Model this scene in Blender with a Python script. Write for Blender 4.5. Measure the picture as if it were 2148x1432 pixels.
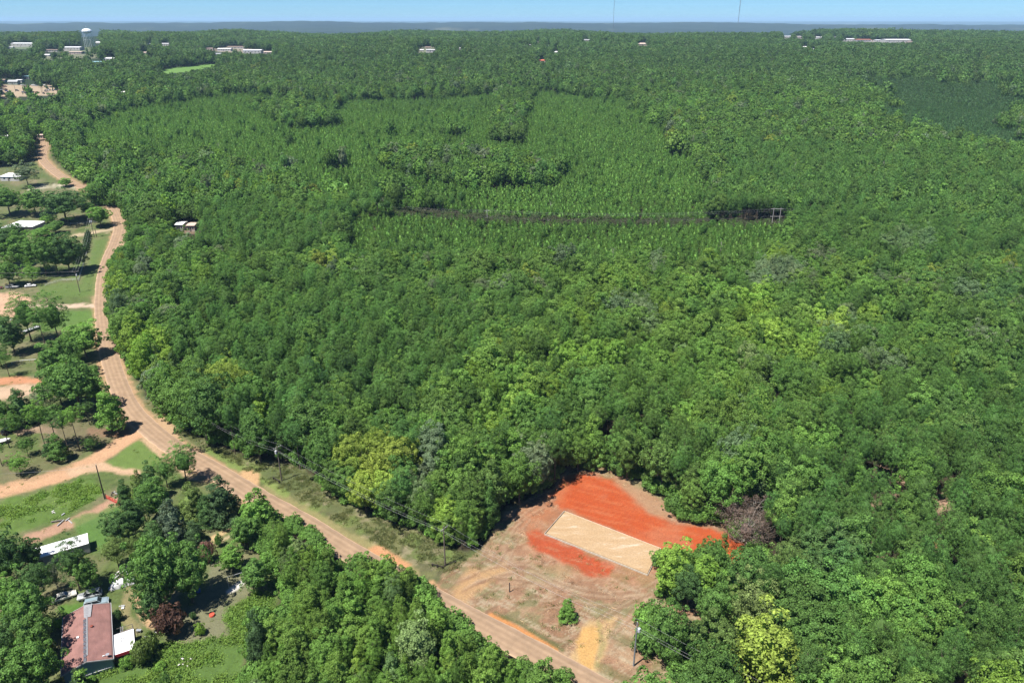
import bpy, math, random
import numpy as np
from mathutils import Vector, Matrix
from mathutils.noise import noise as mnoise

for _o in list(bpy.data.objects): bpy.data.objects.remove(_o)
scene = bpy.context.scene
C = scene.collection
R = math.radians
rng = np.random.default_rng(7)
random.seed(7)

# ---------------------------------------------------------------- camera
F, VH, H = 1550.0, 41.0, 115.0            # focal length and horizon row in photo pixels, height above the lot
PITCH = math.atan((716 - VH) / F)
cam_d = bpy.data.cameras.new('camera'); cam = bpy.data.objects.new('camera', cam_d); C.objects.link(cam)
cam.location = (0, 0, H); cam.rotation_euler = (math.pi/2 - PITCH, 0, 0)
cam_d.sensor_width = 36.0; cam_d.lens = 36.0 * F / 2148.0
cam_d.clip_start = 1.0; cam_d.clip_end = 120000.0
scene.camera = cam

# ---------------------------------------------------------------- sky, sun, exposure
SUN_EL, SUN_AZ = 66.0, 230.0              # azimuth clockwise from +Y
world = bpy.data.worlds.new('World'); scene.world = world; world.use_nodes = True
wn = world.node_tree.nodes; wl = world.node_tree.links; wn.clear()
sky = wn.new('ShaderNodeTexSky'); sky.sky_type = 'NISHITA'; sky.sun_disc = False
sky.sun_elevation = R(SUN_EL); sky.sun_rotation = R(SUN_AZ); sky.altitude = 1500.0
sky.air_density = 1.0; sky.dust_density = 0.0; sky.ozone_density = 6.0
bgn = wn.new('ShaderNodeBackground'); bgn.inputs['Strength'].default_value = 0.10
wout = wn.new('ShaderNodeOutputWorld')
tn = wn.new('ShaderNodeVectorMath'); tn.operation = 'MULTIPLY'; tn.inputs[1].default_value = (0.208, 0.338, 0.495)
wl.new(sky.outputs[0], tn.inputs[0]); wl.new(tn.outputs[0], bgn.inputs['Color']); wl.new(bgn.outputs[0], wout.inputs['Surface'])
sd = bpy.data.lights.new('sun', 'SUN'); sd.energy = 4.2; sd.angle = R(0.5); sd.color = (1.0, 0.95, 0.87)
sun = bpy.data.objects.new('sun', sd); C.objects.link(sun)
_a, _e = R(SUN_AZ), R(SUN_EL)
SUNDIR = Vector((math.sin(_a)*math.cos(_e), math.cos(_a)*math.cos(_e), math.sin(_e)))
sun.rotation_euler = SUNDIR.to_track_quat('Z', 'Y').to_euler(); sun.location = (-200, -200, 500)
vs = scene.view_settings; scene.display_settings.display_device = 'sRGB'
vs.view_transform = 'Standard'; vs.look = 'None'; vs.gamma = 1.0; vs.use_curve_mapping = False
vs.exposure = 1.47
HAZE_D, HAZE_COL = 5.2e-5, (0.40, 0.62, 0.84, 1)
scene.render.engine = 'CYCLES'
cy = scene.cycles
cy.max_bounces = 5; cy.diffuse_bounces = 3; cy.glossy_bounces = 2; cy.transmission_bounces = 3
cy.volume_bounces = 1; cy.transparent_max_bounces = 8; cy.use_denoising = True
cy.caustics_reflective = False; cy.caustics_refractive = False

# ---------------------------------------------------------------- terrain height and photo <-> place geometry
_ty = np.array([-3000, 300, 350, 430, 600, 800, 1000, 1300, 1600, 2000, 2450, 2700, 3600, 5200, 7000, 8600, 9400, 10500, 14000, 22000, 24000, 30000, 90000.])
_tz = np.array([0, 0, 1.5, 5, 14, 24, 35, 51, 60, 63, 63, 58, 5, -6, 20, 66, 78, 60, 5, 0, 40, 30, 20.])
def _smooth_table():
    ys = np.concatenate([np.arange(-3000, 3000, 10.), np.arange(3000, 90000, 100.)])
    z = np.interp(ys, _ty, _tz)
    a = z.copy(); n = 600
    k = np.ones(9)/9
    a[:n] = np.convolve(np.pad(z[:n], 4, 'edge'), k, 'valid')
    return ys, a
_SY, _SZ = _smooth_table()
def hz(x, y):
    x = np.asarray(x, float); y = np.asarray(y, float)
    z = np.interp(y, _SY, _SZ)
    w = np.clip((y-380)/500, 0, 1)
    z = z + w*(4.5*np.sin(x/130+0.6*np.sin(y/170))*np.cos(y/150+x/300) + 2.0*np.sin(x/47+y/61))
    w3 = np.clip((y-1600)/600, 0, 1)*np.clip((3000-y)/500, 0, 1)
    z = z + w3*(4*np.sin(x/170+1.3)+3*np.sin(x/73))
    w2 = np.clip((y-3200)/3000, 0, 1)
    z = z + w2*(10*np.sin(x/2300+1.9) + 5*np.sin(x/830+y/1900) + 6.5*np.sin(x/390+y/700+1) + 2.2*np.sin(x/145+y/260) + 1.2*np.sin(x/61+y/90) - 5 + np.clip(-x/6000, -0.6, 1)*9)
    return z
_cp, _sp = math.cos(PITCH), math.sin(PITCH)
def proj(x, y, z):
    x = np.asarray(x, float); y = np.asarray(y, float); z = np.asarray(z, float) - H
    fw = y*_cp - z*_sp; up = y*_sp + z*_cp
    fw = np.maximum(fw, 1e-3)
    return 1074 + F*x/fw, 716 - F*up/fw
def at(px, py, zo=0.0):
    """the point of the ground (raised by zo) seen at a photo pixel"""
    u = (px-1074)/F; v = -(py-716)/F
    d = np.array([u, _cp + v*_sp, -_sp + v*_cp])
    t = 50.0; step = 8.0
    while t < 60000:
        p = d*t; 
        if p[2]+H < float(hz(p[0], p[1])) + zo: break
        step = max(4.0, t*0.01); t += step
    lo, hi = t-step, t
    for _ in range(30):
        m = (lo+hi)/2; p = d*m
        if p[2]+H < float(hz(p[0], p[1])) + zo: hi = m
        else: lo = m
    p = d*hi
    return Vector((p[0], p[1], float(hz(p[0], p[1]))))
def gz(x, y): return float(hz(x, y))
def height_for(p, pytop):
    """height of a thing standing at p whose top is seen at photo row pytop"""
    lo, hi = 0.0, 300.0
    for _ in range(40):
        m = (lo+hi)/2
        if proj(p.x, p.y, p.z+m)[1] > pytop: lo = m
        else: hi = m
    return lo
def px_per_m(p):
    fw = p.y*_cp - (p.z-H)*_sp
    return F/fw
def inpoly(px, py, poly):
    px = np.asarray(px, float); py = np.asarray(py, float)
    r = np.zeros(px.shape, bool); n = len(poly); j = n-1
    for i in range(n):
        xi, yi = poly[i]; xj, yj = poly[j]
        if yi != yj:
            c = ((yi > py) != (yj > py)) & (px < (xj-xi)*(py-yi)/(yj-yi)+xi)
            r ^= c
        j = i
    return r
def seg_dist(px, py, pts, closed=False):
    d = np.full(np.shape(px), 1e9); n = len(pts)
    for i in range(n if closed else n-1):
        ax, ay = pts[i]; bx, by = pts[(i+1) % n]
        ex, ey = bx-ax, by-ay; L = ex*ex+ey*ey+1e-9
        t = np.clip(((px-ax)*ex+(py-ay)*ey)/L, 0, 1)
        d = np.minimum(d, np.hypot(px-ax-t*ex, py-ay-t*ey))
    return d
def _hash(ix, iy, s):
    h = (ix.astype(np.int64)*374761393 + iy.astype(np.int64)*668265263 + s*1442695) & 0x7fffffff
    h = ((h ^ (h >> 13))*1274126177) & 0x7fffffff
    return ((h ^ (h >> 16)) & 0xffff)/65535.0
def vn(x, y, s=0):
    """value noise, 0..1"""
    x = np.asarray(x, float); y = np.asarray(y, float)
    ix = np.floor(x); iy = np.floor(y); fx = x-ix; fy = y-iy
    fx = fx*fx*(3-2*fx); fy = fy*fy*(3-2*fy)
    a = _hash(ix, iy, s); b = _hash(ix+1, iy, s); c = _hash(ix, iy+1, s); d = _hash(ix+1, iy+1, s)
    return (a*(1-fx)+b*fx)*(1-fy) + (c*(1-fx)+d*fx)*fy
def fbm(x, y, s=0, o=4):
    v = 0; a = 0.5; t = 0
    for k in range(o):
        v = v + a*vn(x*2**k, y*2**k, s+k*17); t += a; a *= 0.55
    return v/t

# ---------------------------------------------------------------- materials
def srgb(r, g, b):
    f = lambda c: (c/255/12.92) if c/255 <= .04045 else ((c/255+.055)/1.055)**2.4
    return (f(r), f(g), f(b))
_mats = {}
def mat(name, col, rough=0.7, metal=0.0, var=0.15, scale=3.0, bump=0.0, spec=0.3):
    """plain painted / timber / metal surface with procedural grain"""
    if name in _mats: return _mats[name]
    m = bpy.data.materials.new(name); m.use_nodes = True; nt = m.node_tree; n = nt.nodes; l = nt.links
    b = n['Principled BSDF']; b.inputs['Roughness'].default_value = rough; b.inputs['Metallic'].default_value = metal
    b.inputs['Specular IOR Level'].default_value = spec
    tc = n.new('ShaderNodeTexCoord'); no = n.new('ShaderNodeTexNoise'); no.inputs['Scale'].default_value = scale
    no.inputs['Detail'].default_value = 5; l.new(tc.outputs['Object'], no.inputs['Vector'])
    mr = n.new('ShaderNodeMapRange'); mr.inputs['From Min'].default_value = .3; mr.inputs['From Max'].default_value = .7
    mr.inputs['To Min'].default_value = 1-var; mr.inputs['To Max'].default_value = 1+var
    l.new(no.outputs['Fac'], mr.inputs['Value'])
    vm = n.new('ShaderNodeVectorMath'); vm.operation = 'SCALE'; vm.inputs[0].default_value = [c_*.75 for c_ in col]
    l.new(mr.outputs['Result'], vm.inputs['Scale']); l.new(vm.outputs['Vector'], b.inputs['Base Color'])
    if bump:
        bp = n.new('ShaderNodeBump'); bp.inputs['Strength'].default_value = bump; bp.inputs['Distance'].default_value = 0.05
        l.new(no.outputs['Fac'], bp.inputs['Height']); l.new(bp.outputs['Normal'], b.inputs['Normal'])
    _mats[name] = m
    return m
def mat_leaf(name, trans=0.42, rough=0.75):
    m = bpy.data.materials.new(name); m.use_nodes = True; nt = m.node_tree; n = nt.nodes; l = nt.links; n.clear()
    at_ = n.new('ShaderNodeAttribute'); at_.attribute_type = 'INSTANCER'; at_.attribute_name = 'tint'
    tc = n.new('ShaderNodeTexCoord'); no = n.new('ShaderNodeTexNoise'); no.inputs['Scale'].default_value = 0.9
    no.inputs['Detail'].default_value = 4; l.new(tc.outputs['Object'], no.inputs['Vector'])
    mr = n.new('ShaderNodeMapRange'); mr.inputs['From Min'].default_value = .3; mr.inputs['From Max'].default_value = .7
    mr.inputs['To Min'].default_value = .72; mr.inputs['To Max'].default_value = 1.3
    l.new(no.outputs['Fac'], mr.inputs['Value'])
    vm = n.new('ShaderNodeVectorMath'); vm.operation = 'SCALE'
    ge = n.new('ShaderNodeNewGeometry'); m2 = n.new('ShaderNodeMapRange'); m2.inputs['To Min'].default_value = .60; m2.inputs['To Max'].default_value = 1.5
    l.new(ge.outputs['Random Per Island'], m2.inputs['Value']); mm = n.new('ShaderNodeMath'); mm.operation = 'MULTIPLY'
    l.new(mr.outputs['Result'], mm.inputs[0]); l.new(m2.outputs['Result'], mm.inputs[1])
    l.new(at_.outputs['Color'], vm.inputs[0]); l.new(mm.outputs[0], vm.inputs['Scale'])
    b = n.new('ShaderNodeBsdfPrincipled'); b.inputs['Roughness'].default_value = rough; b.inputs['Specular IOR Level'].default_value = 0.14
    t = n.new('ShaderNodeBsdfTranslucent'); mx = n.new('ShaderNodeMixShader'); mx.inputs[0].default_value = trans
    vt = n.new('ShaderNodeVectorMath'); vt.operation = 'MULTIPLY'; vt.inputs[1].default_value = (1.25, 1.3, 0.55)
    l.new(vm.outputs[0], vt.inputs[0])
    l.new(vm.outputs[0], b.inputs['Base Color']); l.new(vt.outputs[0], t.inputs['Color'])
    o = n.new('ShaderNodeOutputMaterial')
    l.new(b.outputs[0], mx.inputs[1]); l.new(t.outputs[0], mx.inputs[2]); l.new(mx.outputs[0], o.inputs['Surface'])
    return m
LEAF = mat_leaf('leaf')
BARK = mat('bark', (0.13, 0.10, 0.075), 0.9, var=.35, scale=2.0, bump=.4)
BARK_PALE = mat('pale_bark', (0.32, 0.29, 0.25), 0.9, var=.25, scale=2.0)

# ---------------------------------------------------------------- mesh helpers
def mesh_np(name, V, Fc, mats, normals=None, fmat=None, smooth=False):
    """V (n,3); Fc list of (m,k) index arrays"""
    me = bpy.data.meshes.new(name)
    if not isinstance(Fc, (list, tuple)): Fc = [Fc]
    Fc = [np.asarray(f, np.int32) for f in Fc if len(f)]
    tot = np.concatenate([np.full(len(f), f.shape[1], np.int32) for f in Fc])
    idx = np.concatenate([f.ravel() for f in Fc])
    me.vertices.add(len(V)); me.vertices.foreach_set('co', np.asarray(V, np.float32).ravel())
    me.loops.add(len(idx)); me.loops.foreach_set('vertex_index', idx)
    me.polygons.add(len(tot))
    st = np.concatenate([[0], np.cumsum(tot)[:-1]]).astype(np.int32)
    me.polygons.foreach_set('loop_start', st)
    if smooth or normals is not None: me.polygons.foreach_set('use_smooth', np.ones(len(tot), bool))
    for m in mats: me.materials.append(m)
    if fmat is not None: me.polygons.foreach_set('material_index', np.asarray(fmat, np.int32))
    me.update(calc_edges=True); me.validate()
    if normals is not None: me.normals_split_custom_set_from_vertices([tuple(n) for n in normals])
    return me
class MB:
    """collects simple solids into one mesh"""
    def __init__(s): s.v = []; s.f = []; s.m = []
    def add(s, vs_, fs, mi=0):
        b = len(s.v); s.v += [tuple(v) for v in vs_]; s.f += [tuple(i+b for i in f) for f in fs]; s.m += [mi]*len(fs)
        return s
    def box(s, x0, x1, y0, y1, z0, z1, mi=0, rot=0, c=(0, 0)):
        p = [(x, y, z) for z in (z0, z1) for x, y in ((x0, y0), (x1, y0), (x1, y1), (x0, y1))]
        if rot:
            cr, sr = math.cos(rot), math.sin(rot)
            p = [(c[0]+(x-c[0])*cr-(y-c[1])*sr, c[1]+(x-c[0])*sr+(y-c[1])*cr, z) for x, y, z in p]
        return s.add(p, [(0, 3, 2, 1), (4, 5, 6, 7), (0, 1, 5, 4), (1, 2, 6, 5), (2, 3, 7, 6), (3, 0, 4, 7)], mi)
    def tube(s, a, b, ra, rb=None, n=6, mi=0, cap=True):
        a, b = Vector(a), Vector(b); rb = ra if rb is None else rb
        d = (b-a).normalized(); u = d.orthogonal().normalized(); w = d.cross(u)
        p = [a+(u*math.cos(t)+w*math.sin(t))*ra for t in [2*math.pi*i/n for i in range(n)]]
        p += [b+(u*math.cos(t)+w*math.sin(t))*rb for t in [2*math.pi*i/n for i in range(n)]]
        f = [(i, (i+1) % n, n+(i+1) % n, n+i) for i in range(n)]
        if cap: f += [tuple(range(n-1, -1, -1)), tuple(range(n, 2*n))]
        return s.add(p, f, mi)
    def lathe(s, prof, n=12, mi=0, c=(0, 0, 0)):
        p = []; f = []
        for r, z in prof:
            p += [(c[0]+r*math.cos(2*math.pi*i/n), c[1]+r*math.sin(2*math.pi*i/n), c[2]+z) for i in range(n)]
        for k in range(len(prof)-1):
            f += [(k*n+i, k*n+(i+1) % n, (k+1)*n+(i+1) % n, (k+1)*n+i) for i in range(n)]
        f += [tuple(range(n-1, -1, -1)), tuple(range((len(prof)-1)*n, len(prof)*n))]
        return s.add(p, f, mi)
    def mesh(s, name, mats):
        me = bpy.data.meshes.new(name); me.from_pydata(s.v, [], s.f)
        for m in (mats if isinstance(mats, (list, tuple)) else [mats]): me.materials.append(m)
        me.polygons.foreach_set('material_index', s.m); me.update()
        return me
    def build(s, name, mats, parent=None, bevel=0.0, smooth=False):
        o = bpy.data.objects.new(name, s.mesh(name, mats)); C.objects.link(o)
        if parent: o.parent = parent
        if smooth: o.data.polygons.foreach_set('use_smooth', [True]*len(o.data.polygons))
        if bevel:
            bm = o.modifiers.new('bevel', 'BEVEL'); bm.width = bevel; bm.segments = 2; bm.limit_method = 'ANGLE'
        return o
def tag(o, label=None, cat=None, group=None, kind=None):
    if label: o['label'] = label
    if cat: o['category'] = cat
    if group: o['group'] = group
    if kind: o['kind'] = kind
    return o
def empty(name, loc, rz=0.0, label=None, cat=None, group=None):
    o = bpy.data.objects.new(name, None); C.objects.link(o); o.location = loc; o.rotation_euler = (0, 0, rz)
    o.empty_display_size = 0.5
    return tag(o, label, cat, group)
def kids(o): return [c for c in bpy.data.objects if c.parent == o]
_kidmap = {}
def copy_thing(root, loc, rz, label=None, group=None, scale=None):
    r = root.copy(); C.objects.link(r); r.location = loc; r.rotation_euler = (0, 0, rz)
    if scale is not None: r.scale = scale
    if label: r['label'] = label
    if group: r['group'] = group
    for ch in kids(root):
        c = ch.copy(); C.objects.link(c); c.parent = r
        for g in kids(ch):
            d = g.copy(); C.objects.link(d); d.parent = c
    return r
# ---------------------------------------------------------------- what the photo shows open (outlines in photo pixels)
OPEN = [(-160, 352), (60, 348), (74, 300), (104, 300), (112, 335), (192, 395), (196, 430), (255, 436), (268, 465), (262, 515), (232, 522), (226, 650),
        (236, 700), (300, 822), (365, 887), (440, 930), (500, 952), (546, 966), (617, 976), (655, 1002), (700, 1034), (735, 1062), (797, 1086), (878, 1114), (923, 1140),
        (980, 1162), (1012, 1148), (1040, 1105), (1060, 1065), (1100, 1050), (1150, 1035), (1175, 1005), (1200, 985), (1270, 995),
        (1330, 1010), (1390, 1045), (1405, 1085), (1450, 1108), (1515, 1108), (1575, 1145), (1572, 1172), (1556, 1205), (1535, 1165),
        (1498, 1132), (1470, 1155), (1382, 1152), (1365, 1200), (1385, 1240), (1345, 1290), (1350, 1388), (1410, 1398), (1475, 1445),
        (1225, 1445), (1190, 1412), (1130, 1385), (1060, 1365), (1040, 1322), (1000, 1330), (960, 1290), (900, 1250), (888, 1212),
        (850, 1185), (780, 1172), (740, 1160), (700, 1160), (672, 1128), (640, 1085), (600, 1085), (560, 1060), (535, 1100), (548, 1160),
        (590, 1235), (580, 1282), (530, 1292), (522, 1335), (500, 1445), (-160, 1445)]
FAR_OPEN = [
    [(0, 178), (132, 179), (122, 196), (95, 201), (55, 202), (20, 206), (0, 204)],            # yard with parked cars
    [(337, 147), (370, 141), (455, 134), (455, 139), (400, 150), (345, 156)],  # hay field
    [(120, 225), (138, 225), (136, 290), (124, 290)],                   # green lane
    [(0, 108), (60, 106), (62, 118), (0, 122)], [(70, 118), (205, 112), (205, 122), (70, 128)], [(275, 112), (330, 110), (330, 118), (275, 120)],
    [(125, 99), (190, 99), (190, 109), (120, 110)],
    [(440, 101), (500, 98), (575, 112), (500, 113), (440, 107)], [(15, 93), (72, 93), (72, 104), (15, 104)], [(880, 98), (915, 98), (915, 110), (870, 112)],
    [(1765, 82), (1915, 86), (1915, 91), (1770, 88)], [(1660, 74), (1720, 76), (1720, 82), (1660, 80)],
    [(1642, 479), (1664, 479), (1664, 484), (1642, 484)], [(365, 470), (412, 470), (412, 490), (365, 490)],
]
FAR_COL = {0: (0.46, 0.36, 0.25), 1: (0.16, 0.30, 0.07), 2: (0.12, 0.24, 0.06), 3: (.11, .17, .06), 4: (.20, .21, .13), 5: (.11, .18, .06), 6: (0.15, 0.18, 0.10),
           7: (0.30, 0.26, 0.19), 8: (.16, .2, .12), 9: (.2, .22, .14), 10: (0.38, 0.34, 0.30), 11: (0.3, 0.28, 0.24), 12: (.26, .26, .14), 13: (.2, .15, .1), 14: (.3, .25, .16)}
# buildings: centre px, base row, width px, height px, style, roof colour key, label
BLD = [
 (46, 99, 44, 8, 'long', 'white', 'long white warehouse at the far left of the town'), (20, 103, 14, 6, 'gable', 'grey', 'small bluish house left of the long white warehouse'),
 (150, 107, 36, 8, 'long', 'white', 'white commercial building left of the water tower legs'), (106, 110, 28, 5, 'long', 'brown', 'low brown roofed building between the warehouse and the tower'),
 (98, 119, 11, 6, 'gable', 'white', 'small white house below the low brown building'), (158, 114, 26, 5, 'long', 'tan', 'low tan building below the white commercial one'), (206, 92, 10, 5, 'gable', 'white', 'small white roof just right of the water tower legs'),
 (228, 127, 22, 7, 'hip', 'white', 'white hip roofed house among trees right of the tower'), (203, 134, 20, 5, 'gable', 'teal', 'low teal roofed house below the white hip roof'),
 (346, 98, 20, 7, 'long', 'white', 'pale building above the hay field trees'), (312, 95, 8, 4, 'gable', 'white', 'tiny white roof left of the pale building above the hay field'), (304, 113, 6, 4, 'gable', 'tan', 'tiny tan house at the edge of the upper green field'),
 (438, 107, 18, 6, 'long', 'tan', 'tan building at the left end of the town strip'), (470, 108, 28, 6, 'long', 'white', 'white roofed building in the town strip'), (494, 102, 36, 4, 'long', 'brown', 'long brown roof at the back of the town strip'),
 (529, 113, 38, 8, 'long', 'white', 'brightest white building of the town strip'), (562, 113, 18, 6, 'gable', 'tan', 'tan house at the right end of the town strip'), (456, 116, 14, 4, 'gable', 'grey', 'small grey roof in front of the town strip'), (614, 100, 9, 4, 'gable', 'tan', 'tiny tan roof among trees right of the town strip'),
 (752, 89, 6, 3, 'gable', 'white', 'tiny white roof in the trees left of the centre'), (898, 103, 11, 6, 'gable', 'brown', 'brown roofed house behind the white one near the thin antenna'), (903, 111, 18, 7, 'long', 'white', 'white house in the clearing near the thin antenna'),
 (884, 108, 8, 5, 'gable', 'white', 'small white shed left of the white house in the clearing'), (967, 105, 10, 6, 'gable', 'white', 'white house standing alone above a mown gap'), (1136, 131, 17, 7, 'gable', 'red', 'house with orange-red roof among the trees at the centre'),
 (1129, 91, 8, 5, 'gable', 'tan', 'pinkish house in the trees above the orange-red roof'), (1112, 97, 5, 4, 'gable', 'white', 'tiny white house left of the pinkish one'), (1231, 88, 14, 5, 'long', 'white', 'white roofed building left of the radio mast'),
 (1166, 113, 10, 6, 'gable', 'white', 'white house beyond the orange-red roof'), (1152, 98, 7, 4, 'gable', 'grey', 'small grey house between the two white ones'), (1348, 97, 20, 8, 'hip', 'tan', 'large pale house right of the radio mast'),
 (1651, 81, 20, 5, 'long', 'white', 'white sheds at the left end of the factory strip'), (1677, 83, 14, 6, 'long', 'tan', 'tan shed second from the left in the factory strip'), (1718, 83, 22, 5, 'long', 'white', 'white shed third from the left in the factory strip'),
 (1752, 82, 9, 5, 'long', 'grey', 'grey block in the middle of the factory strip'), (1779, 88, 26, 7, 'long', 'white', 'white hall before the dark pines in the factory strip'), (1812, 88, 30, 5, 'long', 'rust', 'rust coloured yard building in the factory strip'),
 (1848, 89, 22, 5, 'long', 'white', 'pale low hall left of the big white one'), (1884, 91, 52, 8, 'long', 'white', 'big white hall at the right of the factory strip'), (1911, 92, 16, 5, 'long', 'tan', 'tan shed at the right end of the factory strip'),
 (1690, 101, 12, 4, 'gable', 'white', 'small white roof below the factory strip'), (1708, 106, 9, 4, 'gable', 'grey', 'small grey roof below the factory strip'), (2056, 132, 8, 5, 'gable', 'tan', 'tan house in the trees at the far right'), (2030, 132, 6, 4, 'gable', 'rust', 'tiny rust roofed house at the far right'),
 (27, 178, 20, 12, 'gable', 'grey', 'grey-green shed behind the parked vehicles in the far yard'), (40, 174, 12, 5, 'long', 'white', 'white lean-to roof beside the grey-green shed'), (54, 166, 14, 4, 'long', 'teal', 'blue roof behind the far vehicle yard'),
 (4, 173, 12, 8, 'gable', 'brown', 'dark shed at the frame edge of the far vehicle yard'), (83, 292, 16, 8, 'long', 'tan', 'small pinkish shed at the top end of the upper road'), (12, 292, 8, 6, 'gable', 'white', 'tiny white shed in the trees left of the upper road end'),
 (377, 484, 15, 9, 'long', 'white', 'white roofed trailer half hidden in the wood'), (401, 486, 16, 12, 'long', 'tan', 'pinkish trailer beside the white one half hidden in the wood'), (255, 198, 12, 5, 'gable', 'white', 'white roof peeping from the trees beyond the green lane'),
]
ROAD_PX = [(1290, 1462), (1215, 1423), (1090, 1353), (960, 1284), (850, 1222), (740, 1161), (630, 1093), (545, 1045), (450, 988), (360, 935), (285, 872), (250, 810), (227, 735),
           (216, 660), (215, 620), (219, 575), (229, 540), (243, 508), (251, 476), (243, 448), (226, 424), (200, 406), (170, 392), (149, 383), (114, 360), (90, 336), (90, 318), (94, 305), (92, 294), (86, 286)]
def catmull(P, n=8):
    P = [np.array(p, float) for p in P]; P = [2*P[0]-P[1]] + P + [2*P[-1]-P[-2]]; out = []
    for i in range(1, len(P)-2):
        for k in range(n):
            t = k/n; a, b, c, d = P[i-1:i+3]
            out.append(0.5*((2*b)+(-a+c)*t+(2*a-5*b+4*c-d)*t*t+(-a+3*b-3*c+d)*t**3))
    out.append(P[-2]); return np.array(out)
ROAD = catmull([at(*q)[:2] for q in ROAD_PX], 8)

# ---------------------------------------------------------------- ground sheet, painted with the real soil, grass and litter colours
def build_ground():
    r1 = np.geomspace(60, 420, 500); r2 = np.geomspace(420, 2600, 160)[1:]; r3 = np.geomspace(2600, 60000, 150)[1:]
    ys = np.concatenate([[-400, -100, 0, 20, 40, 52], r1, r2, r3]); nc = 640
    s = np.linspace(-1, 1, nc); s = 1.05*s*(0.75+0.25*s*s)/1.0
    YY = np.repeat(ys[:, None], nc, 1); XX = np.maximum(YY, 60)*s[None, :]*1.15
    XX[:6] = np.maximum(YY[:6], 60)*s[None, :]*1.15*(1+0*YY[:6])
    jx = (vn(XX*.37, YY*.37, 3)-.5)
    ZZ = hz(XX, YY)
    near = np.clip((450-YY)/100, 0, 1)
    px, py = proj(XX, YY, ZZ)
    n1 = fbm(XX/9, YY/9, 1); n2 = fbm(XX/2.2, YY/2.2, 5); n3 = fbm(XX/0.9, YY/0.9, 9, 3); n4 = fbm(XX/30, YY/30, 31)
    rd = seg_dist(XX, YY, [tuple(p) for p in ROAD])
    ZZ = ZZ + near*((n2-.5)*0.22*(0.5+n1))*np.clip((rd-3.6)/3, .1, 1)
    col = np.zeros(XX.shape+(3,)); col[:] = (0.060, 0.050, 0.030)
    col *= (0.7+0.6*n2)[..., None]
    def blend(w, c, v=0.25):
        nonlocal col
        w = np.clip(w, 0, 1)[..., None]; cc = np.array(c)[None, None, :]*(1-v/2+v*n3)[..., None]
        col = col*(1-w) + cc*w
    def region(poly, feather, rag=10):
        d = seg_dist(px, py, poly, True); ins = inpoly(px, py, poly); sdv = np.where(ins, d, -d)
        return np.clip((sdv + (n2-.5)*2*rag)/feather+.5, 0, 1)
    def line(pts, wpx, feather=4, rag=4):
        sc = 1.0
        d = seg_dist(px, py, pts)
        return np.clip((wpx - d + (n2-.5)*2*rag)/feather+.5, 0, 1)
    # far woodland floor and valleys read green
    farw = np.clip((YY-500)/500, 0, 1)
    blend(farw, (0.028, 0.052, 0.022), .5)
    vfar = np.clip((YY-2500)/700, 0, 1)
    nf = fbm(XX/260, YY/700, 71)
    blend(vfar, (0.020, 0.036, 0.024), 0.2)
    blend(vfar*np.clip((nf-.55)*6, 0, 1)*.8, (0.020, 0.036, 0.018), .2)
    nb = fbm(XX/420+9, YY/1500, 93)
    blend(vfar*np.clip((nb-.70)*14, 0, 1), (0.15, 0.16, 0.10), .1)
    blend(vfar*np.clip((fbm(XX/140, YY/420, 133)-.5)*5, 0, 1)*.7, (0.034, 0.055, 0.028), .2)
    blend(vfar*np.clip((fbm(XX/900, YY/800, 153)-.52)*5, 0, 1)*.7, (0.012, 0.024, 0.018), .2)
    for i, q in enumerate(FAR_OPEN):
        w = inpoly(px, py, [(a, b) for a, b in q]) & (YY > 200)
        blend(w*1.0, FAR_COL[i], .2)
    near_lim = YY < 700
    for (gx, gy, ga, gb) in [(1882, 1005, 20, 36), (1868, 990, 34, 18), (1975, 1056, 22, 22), (1942, 1142, 30, 22), (1850, 1160, 14, 12), (2082, 1256, 20, 18), (1830, 1066, 20, 18), (922, 926, 24, 20)]:
        blend(np.clip(1.6-1.3*(((px-gx)/ga)**2+((py-gy)/gb)**2), 0, 1), (.42, .28, .19) if gx != 1942 else (.46, .20, .10), .4)
    # near open land: mown grass with dry and bare patches
    op = region(OPEN, 14, 10)*near_lim
    blend(op, (0.115, 0.160, 0.048), .55)
    left = op*(px < 560)
    blend(left*np.clip((n1-.48)*4, 0, 1)*.85, (0.20, 0.185, 0.10), .4)
    blend(left*np.clip((n2-.62)*7, 0, 1)*.6, (0.075, 0.105, 0.035), .4)
    blend(left*np.clip((fbm(XX/7, YY/7, 44)-.60)*7, 0, 1)*.6, (0.29, 0.225, 0.145), .4)
    blend(left*np.clip((n4-.5)*4, 0, 1)*.6, (0.23, 0.20, 0.12), .4)
    # road shoulders
    blend(near_lim*np.clip((6.6-rd + (n2-.5)*5)/1.5, 0, 1)*.85*op, (0.20, 0.19, 0.085), .4)
    blend(near_lim*np.clip((4.7-rd + (n2-.5)*2.6)/1.0, 0, 1)*op, (0.46, 0.30, 0.17), .3)
    # verge strip east of the road
    vg = [(300, 835), (372, 890), (450, 940), (546, 968), (617, 978), (655, 1004), (700, 1036), (797, 1088), (900, 1126), (985, 1165), (940, 1215), (910, 1235), (800, 1170), (700, 1110), (580, 1050), (520, 1000), (430, 945), (350, 895)]
    v = region(vg, 12, 6)
    blend(v, (0.165, 0.170, 0.072), .5)
    blend(v*np.clip((fbm(XX/3.2, YY/3.2, 47)-.50)*7, 0, 1)*.75, (0.125, 0.12, 0.062), .4)
    blend(v*np.clip((fbm(XX/6, YY/6, 48)-.58)*7, 0, 1)*.75, (0.16, 0.23, 0.06), .4)
    blend(v*np.clip((n1-.45)*5, 0, 1)*.8, (0.105, 0.135, 0.05), .5)
    blend(v*np.clip((n2-.60)*9, 0, 1)*.8, (0.30, 0.26, 0.16), .3)
    blend(line([(560, 1020), (640, 1070), (720, 1115), (800, 1160), (870, 1200)], 9, 8, 8)*.7, (0.34, 0.29, 0.13), .3)
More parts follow.
